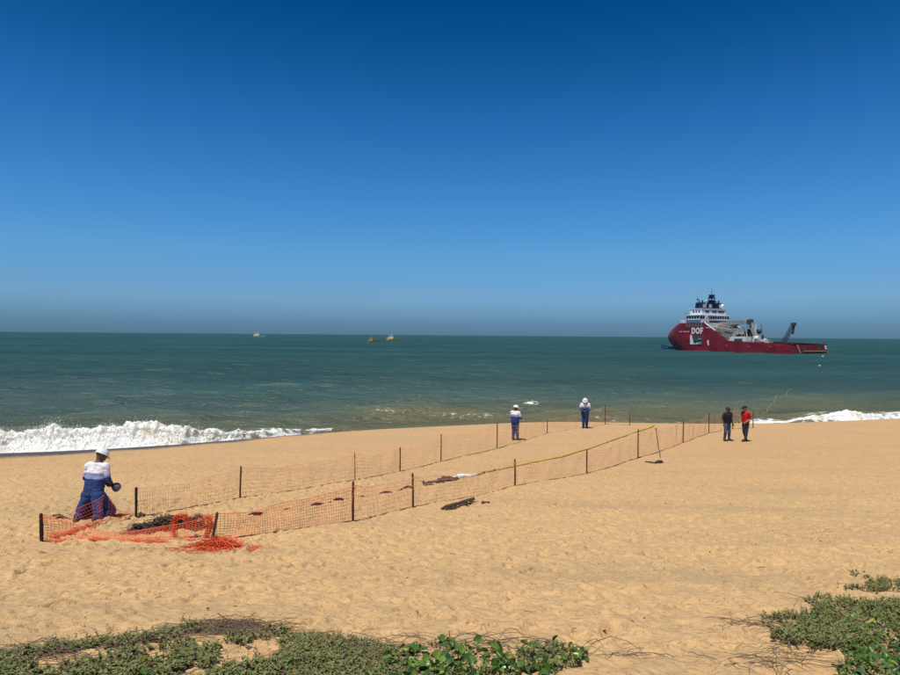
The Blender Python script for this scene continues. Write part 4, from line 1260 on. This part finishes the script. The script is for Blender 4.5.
        for f, k in zip(list(F), list(mi)):
            for i in range(len(f)):
                a, b_ = f[i], f[(i + 1) % len(f)]
                if ec[tuple(sorted((a, b_)))] == 1:
                    for v in (a, b_):
                        if v not in inner:
                            inner[v] = len(vs); vs.append(tuple(co[v] - no[v] * .004))
                    fs.append((idx[b_], idx[a], inner[a], inner[b_])); mi.append(k)
        o = mesh_obj(nm, vs, fs, mats, root, True)
        o.data.polygons.foreach_set('material_index', mi)
        return o
    def mean(arr, f): return sum(arr[i] for i in f) / len(f)
    if outfit == 'coverall':
        def colr(f):
            r_ = reg[f[0]]
            if r_ == rg_of('torso'):
                t = mean(tt, f); return 0 if t > .66 else (1 if t > .47 else 2)
            if r_ == rg_of('uarm'):
                t = mean(par, f); return 0 if t < .55 else (1 if t < .85 else 2)
            return 2
        shell('coverall', ['torso', 'hip', 'uarm', 'farm', 'thigh', 'shin'], .018, colr, [CL_WHITE, CL_LILAC, CL_NAVY],
              keep=~((reg == rg_of('farm')) & (par > .93)) & ~((reg == rg_of('torso')) & (tt > .99)), wr=.006)
    else:
        top, leg = outfit
        shell('shirt', ['torso', 'uarm', 'hip'], .016, lambda f: 0, [top], keep=~((reg == rg_of('uarm')) & (par > .78)) & ~((reg == rg_of('hip')) & (tt < -.06)) & (tt < .99) & (tt > -.13), wr=.009)
        shell('jeans', ['torso', 'hip', 'thigh', 'shin'], .008, lambda f: 0, [leg], keep=(tt < .10), wr=.006)
    for s in (-1, 1):
        sd = (co - np.array(P)) @ np.array(R) * s > 0 if J.get('apart', True) else np.ones(n, bool)
        A, T = np.array(J['A%d' % s]), np.array(J['T%d' % s]); Ao, To = np.array(J['A%d' % -s]), np.array(J['T%d' % -s])
        near_ = np.minimum(np.linalg.norm(co - A, axis=1), np.linalg.norm(co - T, axis=1)) < np.minimum(np.linalg.norm(co - Ao, axis=1), np.linalg.norm(co - To, axis=1))
        shell('boot', ['foot', 'shin'], .011, lambda f: 0, [LEATHER], keep=near_ & ((reg == rg_of('foot')) | ((reg == rg_of('shin')) & (par > .9))), wr=.001)
    # headgear
    Mh = Matrix((hr, hf, hu)).transposed().to_4x4(); Mh.translation = HC
    def dome(c0, rx, ry, rzz, z0, nm, m, n1=18, n2=7):
        vs = []; fs = []
        for i in range(n2 + 1):
            th = math.pi / 2 * i / n2
            for k in range(n1):
                ph = 2 * math.pi * k / n1
                ridge = 1 + (.03 if abs(math.cos(ph)) < .25 and i > 1 else 0)
                vs.append(Mh @ Vector((c0[0] + rx * math.cos(th) * math.cos(ph), c0[1] + ry * math.cos(th) * math.sin(ph), z0 + rzz * math.sin(th) * ridge)))
        for i in range(n2):
            for k in range(n1):
                a = i * n1 + k; b_ = i * n1 + (k + 1) % n1; fs.append((a, b_, b_ + n1, a + n1))
        return mesh_obj(nm, vs, fs, m, root, True)
    def brim(a0, a1, r0x, r0y, ext, z0, drop, nm, m, par_=None):
        vs = []; fs = []; k_ = 20
        for k in range(k_ + 1):
            an = a0 + (a1 - a0) * k / k_
            e = ext(an)
            for zz in (.0, .008):
                vs.append(Mh @ Vector((r0x * math.cos(an) * .97, r0y * math.sin(an) * .97, z0 + zz)))
                vs.append(Mh @ Vector(((r0x + e) * math.cos(an), (r0y + e) * math.sin(an), z0 - drop * e + zz)))
        for k in range(k_):
            a = k * 4; fs += [(a, a + 4, a + 5, a + 1), (a + 2, a + 3, a + 7, a + 6), (a + 1, a + 5, a + 7, a + 3)]
        return mesh_obj(nm, vs, fs, m, par_ or root, False)
    if head == 'helmet':
        hh = dome((0, -.005), .122, .142, .135, .035, 'hard_hat', HELM)
        brim(0, 2 * math.pi, .122, .138, lambda a: .012 + .035 * max(0, math.sin(a)) ** 2, .034, .25, 'hat_brim', HELM, hh)
    else:
        if head == 'cap':
            hh = dome((0, -.008), .104, .118, .105, .045, 'cap', CL_BLACK)
            brim(math.pi * .18, math.pi * .82, .100, .112, lambda a: .075 * max(0, math.sin(a)) ** .7, .048, .35, 'cap_visor', CL_BLACK, hh)
        else:
            dome((0, -.012), .097, .112, .105, .030, 'hair', HAIR)
    # eyes
    for s in (-1, 1):
        e = HC + hr * .032 * s + hu * .008 + hf * .088
        MB().ball(e, .011, 8, 6).build('eye', mat('dark_eye', (.02, .015, .012), .2), root, True)
    return root

def stand(bend=0.0, spread=.10, lean=0.0):
    J = {}
    J['pelvis'] = V3(0, 0, .96); J['neck'] = V3(0, .02 + lean, 1.49 - abs(lean) * .15); J['head'] = V3(0, .05 + lean * 1.25, 1.625 - abs(lean) * .2)
    for s in (-1, 1):
        J['hip%d' % s] = V3(.09 * s, 0, .90); J['K%d' % s] = V3((.09 + spread) / 2 * s, .02, .49); J['A%d' % s] = V3(spread * s, -.02, .085)
        J['T%d' % s] = V3((spread + .03) * s, .15, .035)
        J['E%d' % s] = V3(.25 * s, -.03, 1.13); J['W%d' % s] = V3(.255 * s, .06, .88)
        J['palm%d' % s] = V3(-s, 0, 0)
    return J
def yaw(fx, fy): return math.atan2(-fx, fy)
# worker standing by the far fence, back to us, busy with his hands
J = stand(spread=.09)
J['A1'] = V3(.10, .05, .085); J['T1'] = V3(.13, .22, .035)
for s in (-1, 1):
    J['E%d' % s] = V3(.245 * s, .06, 1.14); J['W%d' % s] = V3(.13 * s, .30, 1.10); J['palm%d' % s] = V3(-s * .6, 0, .8)
build_person('person', 'worker in blue coverall and white hard hat standing at the far fence, back turned', hit(515, 440.3), yaw(.62, .78), J, 'coverall', SKIN, 35.5 / (667 * 1.80 / hit(515, 440.3).y), 'helmet', head_turn=-.2, head_tilt=-.25)
# worker by the far end, facing us with bowed head
J = stand(spread=.08, lean=.04)
for s in (-1, 1):
    J['E%d' % s] = V3(.25 * s, .05, 1.13); J['W%d' % s] = V3(.07 * s, .25, 1.06); J['palm%d' % s] = V3(-s * .6, 0, .8)
build_person('person', 'worker in blue coverall and white hard hat facing the camera, head bowed', hit(585, 428.3), yaw(-.25, -.97), J, 'coverall', SKIN, 30.8 / (667 * 1.80 / hit(585, 428.3).y), 'helmet', head_tilt=-.5)
# man in the black shirt
J = stand(spread=.15)
for s in (-1, 1):
    J['E%d' % s] = V3(.28 * s, -.04, 1.14); J['W%d' % s] = V3(.29 * s, .06, .90)
build_person('person', 'man in black T-shirt and faded jeans talking to the man in red', hit(727, 441), yaw(.45, -.89), J, (CL_BLACK, CL_JEAN), SKIN, 34 / (667 * 1.76 / hit(727, 441).y), 'hair', head_turn=.5)
# man in the red shirt, seen from the side
J = stand(spread=.07)
J['A1'] = V3(.08, -.10, .085); J['T1'] = V3(.10, .07, .035); J['A-1'] = V3(-.08, .08, .085); J['T-1'] = V3(-.11, .25, .035)
for s in (-1, 1):
    J['E%d' % s] = V3(.24 * s, -.10, 1.14); J['W%d' % s] = V3(.17 * s, .13, .99); J['palm%d' % s] = V3(-s, 0, .2)
build_person('person', 'man in bright red shirt, black cap and dark jeans facing left', hit(745.5, 441.5), yaw(-.97, -.25), J, (CL_RED, CL_JEAN_D), SKIN_L, 36 / (667 * 1.78 / hit(745.5, 441.5).y), 'cap', head_tilt=-.1)
# worker kneeling at the corner of the enclosure, handling the net
J = {}
J['pelvis'] = V3(0, -.05, .52); J['neck'] = V3(.02, .05, 1.10); J['head'] = V3(.03, .13, 1.205)
for s in (-1, 1):
    J['hip%d' % s] = V3(.11 * s, -.06, .48); J['K%d' % s] = V3(.20 * s, .17, .12); J['A%d' % s] = V3(.19 * s, -.22, .09); J['T%d' % s] = V3(.18 * s, -.31, .045)
    J['E%d' % s] = V3(.235 * s + .01, .03, .79); J['W%d' % s] = V3(.07 * s + .08, .25, .66); J['palm%d' % s] = V3(-s * .6, 0, .8)
J['baggy'] = True
kp = hit(95, 519)
KS = 70 / (667 * 1.375 / kp.y)
kneel_yaw = yaw(.16, .98)
build_person('person', 'worker in white and blue coverall and hard hat kneeling at the net corner', kp, kneel_yaw, J, 'coverall', SKIN, KS, 'helmet', head_turn=-.35, head_tilt=-.4)
# grey bucket in his hands, mouth turned away
def bucket():
    Mk = Matrix.Translation(kp) @ Matrix.Rotation(kneel_yaw, 4, 'Z') @ Matrix.Scale(KS, 4)
    c = Mk @ Vector((.215, .335, .55))
    root = empty('bucket', c); tag(root, 'grey round bucket held by the kneeling worker', 'bucket')
    ax = Vector((-.40, .90, .10)).normalized()
    n = 20; e1 = ax.cross(Vector((0, 0, 1))).normalized(); e2 = ax.cross(e1)
    prof = [(a_ * .6, r_ * .85) for a_, r_ in ((-.11, 0.001), (-.11, .088), (-.10, .094), (.10, .112), (.10, .118), (.115, .118), (.115, .108), (-.095, .088), (-.095, .001))]
    vs = []; fs = []
    for a, r in prof:
        for k in range(n):
            an = 2 * math.pi * k / n; vs.append(ax * a + (e1 * math.cos(an) + e2 * math.sin(an)) * r)
    for i in range(len(prof) - 1):
        for k in range(n):
            a = i * n + k; b_ = i * n + (k + 1) % n; fs.append((a, b_, b_ + n, a + n))
    mesh_obj('pail', vs, fs, HELM_G, root, True)
    hp = [ax * .08 + e1 * (.106 * math.cos(t)) + e2 * (.106 * math.cos(1.2) * math.sin(t)) + ax * (.10 * math.sin(t)) for t in np.linspace(0, math.pi, 12)]
    MB().tube(hp, .004, 5).build('handle', mat('bright_wire', (.6, .6, .6), .35, 1.0), root)
bucket()

# ------------------------------------------------------------------ dune plants in the foreground
LEAF = [mat('vine_leaf_green', (.070, .140, .016), .36, var=.25, vscale=9), mat('vine_leaf_dark', (.036, .088, .013), .36, var=.25, vscale=9),
        mat('vine_leaf_light', (.135, .215, .025), .36, var=.2, vscale=9), mat('vine_leaf_yellow', (.42, .34, .03), .5, var=.2, vscale=9)]
SMALL = [mat('small_leaf_grey_green', (.170, .176, .045), .6, var=.3, vscale=30), mat('small_leaf_green', (.115, .155, .024), .6, var=.3, vscale=30), mat('dry_leaf_straw', (.26, .19, .09), .8, var=.3, vscale=30)]
TWIG = mat('dry_runner_bark', (.17, .118, .075), .9, var=.4, vscale=20)
def inside(poly, x, y):
    c = False; n = len(poly)
    for i in range(n):
        x0, y0 = poly[i]; x1, y1 = poly[(i + 1) % n]
        if (y0 > y) != (y1 > y) and x < (x1 - x0) * (y - y0) / (y1 - y0) + x0: c = not c
    return c
def hitv(px, py):
    """fast pixel -> sand for the foreground"""
    d = ray(px, py); t = 4.0
    for _ in range(12):
        z = gz(d[0] * t, d[1] * t); t = (z - CAM_Z) / d[2]
    return Vector((d[0] * t, d[1] * t, gz(d[0] * t, d[1] * t)))
def sample(poly, n, g, gap=0.0, gs=60.0, seed=0):
    xs = [p[0] for p in poly]; ys = [p[1] for p in poly]; out = []
    tries = 0
    while len(out) < n and tries < n * 30:
        tries += 1
        x, y = g.uniform(min(xs), max(xs)), g.uniform(min(ys), max(ys))
        if not inside(poly, x, y): continue
        if gap and float(fbm(np.array([x / gs]), np.array([y / (gs * .45)]), 3, seed)[0]) < gap - .3: continue
        out.append(hitv(x, y))
    return out
def leaf_faces(q, c, d, upv, L, W, curl=.3):
    """a small fleshy leaf folded at its midrib"""
    s = d.cross(upv)
    if s.length < 1e-5: s = Vector((1, 0, 0))
    s.normalize(); nu = s.cross(d).normalized()
    m1 = c + d * L * .5 + nu * L * curl * .25; tip = c + d * L - nu * L * curl * .2
    q.add([c, m1 + s * W + nu * W * .35, tip, m1 - s * W + nu * W * .35, m1 - nu * W * .1], [(0, 1, 4), (1, 2, 4), (2, 3, 4), (3, 0, 4)])
def small_foliage(pts, root, o, g, hgt=(.03, .09), name='small_leaves', dry=.12, dens=8, ls=(.017, .036)):
    qs = [MB(), MB(), MB()]; st = MB()
    for p in pts:
        p = p - o
        h = g.uniform(*hgt); lean = Vector((g.gauss(0, .4), g.gauss(0, .4), 1)).normalized()
        st.tube([p - Vector((0, 0, .01)), p + lean * h], [.0022, .0012], 3, False)
        n = int(dens * (.6 + g.random() * .8))
        for k in range(n):
            c = p + lean * h * (.1 + .9 * (k + g.random()) / n)
            an = g.uniform(0, 6.28); d = Vector((math.cos(an), math.sin(an), g.uniform(.1, 1.0))).normalized()
            L = g.uniform(*ls)
            r_ = g.random(); i = 2 if r_ < dry else (0 if r_ < .6 else 1)
            leaf_faces(qs[i], c, d, Vector((0, 0, 1)), L, L * g.uniform(.22, .34))
    for i, q in enumerate(qs):
        if q.v:
            ob = q.build(name, SMALL[i], root); ob['kind'] = 'stuff'
    ob = st.build('stems', TWIG, root); ob['kind'] = 'stuff'
def runners(poly_pts, n, root, o, g, length=(.3, .9), rise=.05, rad=(.0014, .0034), name='dry_runners', ang=None):
    q = MB()
    for k in range(n):
        p = g.choice(poly_pts) + Vector((g.gauss(0, .04), g.gauss(0, .04), 0))
        an = g.uniform(0, 6.28) if ang is None else g.gauss(ang, .55) + (math.pi if g.random() < .5 else 0)
        L = g.uniform(*length); n_ = 8; x, y = p.x, p.y; line = []; ph = g.uniform(0, 6.28); hh = abs(g.gauss(0, rise))
        for s in range(n_):
            z = gz(x, y) + .006 + hh * math.sin(math.pi * s / (n_ - 1)) + .012 * abs(math.sin(ph + s * 1.3))
            line.append(Vector((x, y, z)) - o)
            an += g.gauss(0, .28); x += math.cos(an) * L / n_; y += math.sin(an) * L / n_
        r = g.uniform(*rad); q.tube(line, [r, r, r, r * .9, r * .9, r * .8, r * .7, r * .4], 4, False)
    ob = q.build(name, TWIG, root); ob['kind'] = 'stuff'
# big round leaves: one mesh each kind, shared by every copy
def big_leaf_mesh(m, fold, k):
    nu, nv = 9, 7; vs = []; fs = []
    for i in range(nu):
        u = i / (nu - 1)
        w = .52 * math.sin(math.pi * min(1, u * .93 + .05)) ** .55 * (1 - .12 * u)
        for j in range(nv):
            v = (j / (nv - 1)) * 2 - 1
            x = v * w; y = u * 1.0 + (.10 * abs(v) if u > .8 else 0) - (.06 * abs(v) if u < .15 else 0)
            z = fold * abs(v) ** 1.2 * w * 1.4 - .18 * (u - .5) ** 2 + .02 * math.sin(5 * u + 3 * v + k)
            vs.append((x, y, z))
    for i in range(nu - 1):
        for j in range(nv - 1):
            a = i * nv + j; fs.append((a, a + 1, a + nv + 1, a + nv))
    me = bpy.data.meshes.new('leaf'); me.from_pydata(vs, [], fs); me.materials.append(m)
    me.polygons.foreach_set('use_smooth', [True] * len(me.polygons)); me.update()
    return me
BIG = [[big_leaf_mesh(LEAF[i], f, k) for k, f in enumerate((.25, .5, .8))] for i in range(4)]
def big_leaves(pts, root, o, g, size=(.05, .075), yellow=.03, lift=(.01, .055)):
    st = MB()
    for p in pts:
        r_ = g.random(); i = 3 if r_ < yellow else (0 if r_ < .55 else (1 if r_ < .8 else 2))
        ob = bpy.data.objects.new('leaf', BIG[i][g.randrange(3)])
        link(ob, root)
        h = g.uniform(*lift)
        q = p - o + Vector((g.gauss(0, .02), g.gauss(0, .02), h))
        S = g.uniform(*size) * (.8 if i == 3 else 1)
        ob.location = q; ob.scale = (S, S, S)
        ob.rotation_euler = (g.gauss(.25, .40), g.gauss(0, .40), g.uniform(0, 6.28))
        b0 = p - o + Vector((g.gauss(0, .03), g.gauss(0, .03), -.005))
        st.tube([b0, b0.lerp(q, .5) + Vector((g.gauss(0, .01), g.gauss(0, .01), .01)), q], [.0028, .0024, .002], 4, False)
    ob = st.build('leaf_stalks', mat('vine_stalk', (.09, .085, .03), .6), root); ob['kind'] = 'stuff'
def plants():
    g = random.Random(77)
    # 1 the long dry ridge on the left with shoots along it
    ridge = [(-60, 668), (0, 660), (45, 655), (90, 650), (130, 645), (170, 638), (205, 629), (235, 625), (262, 629), (290, 637)]
    rp = []
    for i in range(len(ridge) - 1):
        for k in range(26):
            t = g.random(); x = ridge[i][0] + (ridge[i + 1][0] - ridge[i][0]) * t; y = ridge[i][1] + (ridge[i + 1][1] - ridge[i][1]) * t
            rp.append(hitv(x + g.gauss(0, 3), y + g.gauss(0, 2.5)))
    hump_x = (hitv(200, 628).x, hitv(268, 630).x)
    o = hitv(150, 642); root = empty('dune_plant', o); tag(root, 'ridge of dry brown runners with small green shoots, along the lower left', 'plant', 'dune plants in the foreground')
    runners(rp, 420, root, o, g, (.2, .55), .025, ang=.35)
    crown = [p for p in rp if -2.2 < p.x < -1.2]
    hump = [hitv(g.uniform(212, 256), g.uniform(626, 635)) for _ in range(60)]
    runners(hump, 260, root, o, g, (.10, .26), .03, ang=.1)
    runners([hitv(g.uniform(0, 40), g.uniform(652, 664)) for _ in range(20)], 40, root, o, g, (.3, .6), .05, ang=.2)
    small_foliage([p for p in rp + rp if not hump_x[0] < p.x < hump_x[1]], root, o, g, (.03, .08))
    small_foliage([hitv(g.gauss(px, 10), g.gauss(py, 2.5)) for px, py in ((128, 643), (160, 641), (195, 631), (100, 648), (70, 652)) for _ in range(26)], root, o, g, (.05, .12))
    # 2 low green mat below the ridge
    poly = [(-80, 672), (60, 664), (110, 656), (165, 650), (215, 640), (265, 638), (300, 642), (330, 646), (370, 660), (390, 700), (390, 708), (-80, 708)]
    o = hitv(160, 668); root = empty('dune_plant', o); tag(root, 'low grey-green mat of small leaves below the dry ridge, lower left corner', 'plant', 'dune plants in the foreground')
    small_foliage(sample(poly, 3400, g, .21, 50, 3), root, o, g, (.03, .085))
    rr = sample(poly, 200, g); runners(rr, 150, root, o, g, (.2, .7), .04)
    big_leaves(sample([(40, 668), (240, 655), (300, 660), (300, 720), (40, 720)], 22, g), root, o, g, (.035, .055), .06)
    # 3 dense carpet in the middle left
    poly = [(285, 640), (310, 636), (350, 639), (380, 646), (400, 655), (400, 708), (290, 708), (278, 655)]
    o = hitv(340, 655); root = empty('dune_plant', o); tag(root, 'dense low olive carpet of tiny leaves between the green mat and the glossy vine', 'plant', 'dune plants in the foreground')
    small_foliage(sample(poly, 3000, g), root, o, g, (.025, .06), ls=(.012, .022))
    runners(sample(poly, 60, g), 50, root, o, g, (.2, .5), .03)
    # 4 glossy vine in the bottom middle
    poly = [(378, 662), (400, 652), (430, 648), (452, 644), (480, 650), (505, 652), (512, 664), (560, 672), (560, 708), (378, 708)]
    o = hitv(450, 660); root = empty('beach_vine', o); tag(root, 'beach vine with large glossy round leaves at the bottom centre', 'plant', 'dune plants in the foreground')
    big_leaves(sample(poly, 298, g), root, o, g, (.042, .068), .012)
    small_foliage(sample([(385, 655), (440, 645), (500, 650), (512, 665), (512, 740), (385, 740)], 420, g), root, o, g, (.03, .09))
    runners([hitv(g.uniform(330, 500), g.uniform(642, 650)) for _ in range(40)], 46, root, o, g, (.3, .8), .05, ang=.1)
    # 5 its outlying tuft with yellow leaves
    poly = [(510, 660), (520, 650), (545, 645), (575, 652), (590, 655), (584, 664), (560, 672), (520, 674)]
    o = hitv(548, 660); root = empty('beach_vine', o); tag(root, 'small vine tuft with a few yellow leaves at the right end of the glossy vine', 'plant', 'dune plants in the foreground')
    big_leaves(sample(poly, 60, g), root, o, g, (.034, .052), .10)
    small_foliage(sample(poly, 150, g), root, o, g, (.03, .07))
    runners([hitv(g.uniform(505, 590), g.uniform(644, 668)) for _ in range(24)], 26, root, o, g, (.2, .6), .05)
    # 6 the right-hand patch
    poly = [(737, 624), (765, 619), (800, 617), (830, 606), (862, 604), (900, 603), (980, 598), (980, 650), (900, 650), (868, 654), (840, 651), (812, 656), (790, 645), (772, 640), (768, 630)]
    o = hitv(830, 635); root = empty('dune_plant', o); tag(root, 'spreading patch of small grey-green leaves on the sand at the lower right', 'plant', 'dune plants in the foreground')
    small_foliage(sample(poly, 3000, g, .30, 34, 8), root, o, g, (.03, .10))
    runners(sample(poly, 90, g), 90, root, o, g, (.2, .6), .04)
    runners([hitv(g.uniform(765, 800), g.uniform(640, 668)) for _ in range(30)], 40, root, o, g, (.25, .6), .03)
    runners([hitv(g.uniform(735, 760), g.uniform(620, 632)) for _ in range(20)], 24, root, o, g, (.2, .5), .03)
    # 7 strips running up from it
    for poly, lb, n in (([(805, 603), (815, 599), (850, 601), (860, 608), (900, 603), (960, 600), (960, 606), (895, 611), (850, 612), (815, 609)], 'narrow middle strip of grey-green shoots above the lower right patch', 420),
                        ([(868, 581), (880, 580), (905, 584), (960, 586), (960, 592), (900, 592), (876, 594), (862, 592), (845, 590), (832, 590), (836, 588), (866, 588)], 'uppermost strip of small shoots at the right edge of the sand', 330)):
        o = hitv(880, sum(p[1] for p in poly) / len(poly)); root = empty('dune_plant', o); tag(root, lb, 'plant', 'dune plants in the foreground')
        small_foliage(sample(poly, n, g), root, o, g, (.03, .09))
        runners(sample(poly, 20, g), 22, root, o, g, (.3, .8), .03)
        if n == 330: small_foliage([hitv(g.gauss(854, 3), g.gauss(574, 1.4)) for _ in range(16)] + [hitv(865 + g.gauss(0, 1.5), 577.5 + g.gauss(0, .8)) for _ in range(8)], root, o, g, (.02, .05))
    # 8 glossy vine in the right corner
    for poly, n, lb in (([(835, 628), (860, 616), (900, 610), (960, 610), (960, 652), (900, 650), (868, 652), (845, 650)], 70, 'glossy round vine leaves growing through the lower right patch'),
                        ([(838, 668), (848, 650), (870, 654), (900, 652), (960, 652), (960, 708), (836, 708)], 95, 'glossy vine with large round leaves in the lower right corner')):
        o = hitv(885, sum(p[1] for p in poly) / len(poly)); root = empty('beach_vine', o); tag(root, lb, 'plant', 'dune plants in the foreground')
        big_leaves(sample(poly, n * 2, g), root, o, g, (.038, .062), .04)
        small_foliage(sample(poly, n * 4, g), root, o, g, (.03, .09))
    # stray twigs on the bare sand
    o = hitv(640, 655)
    for px, py, n, lb in ((632, 654, 7, 'loose dry twigs on the bare sand right of the yellow-leaved tuft'), (723, 664, 4, 'few dark twigs lying at the lower edge, left of the right-hand patch')):
        o = hitv(px, py); root = empty('twig_litter', o); tag(root, lb, 'twigs', kind='stuff')
        runners([o + Vector((g.gauss(0, .12), g.gauss(0, .05), 0)) for _ in range(6)], n, root, o, g, (.15, .4), .01, (.002, .004), 'twig')
plants()

# bits of dark litter strewn over the sand: too many to count
def litter():
    g = random.Random(13)
    q = MB()
    for k in range(330):
        y = 5 + 22 * g.random() ** 1.2; x = g.uniform(-.72, .72) * (y + 2)
        z = gz(x, y); r = g.uniform(.005, .015)
        if g.random() < .6: q.ball((x, y, z + r * .3), (r * g.uniform(.8, 2), r, r * .6), 6, 4, .3, g.random() * 9)
        else:
            an = g.uniform(0, 6.28); L = g.uniform(.03, .11)
            q.tube([(x, y, z + .02), (x + math.cos(an) * L * .5, y + math.sin(an) * L * .5, z + .03), (x + math.cos(an) * L, y + math.sin(an) * L, z + .015)], r * .3, 4)
    o = q.build('beach_litter', mat('dark_litter', (.09, .06, .04), .9, var=.4, vscale=3))
    tag(o, 'small dark bits of shell, weed and twig strewn over the dry sand', 'litter', kind='stuff')
litter()
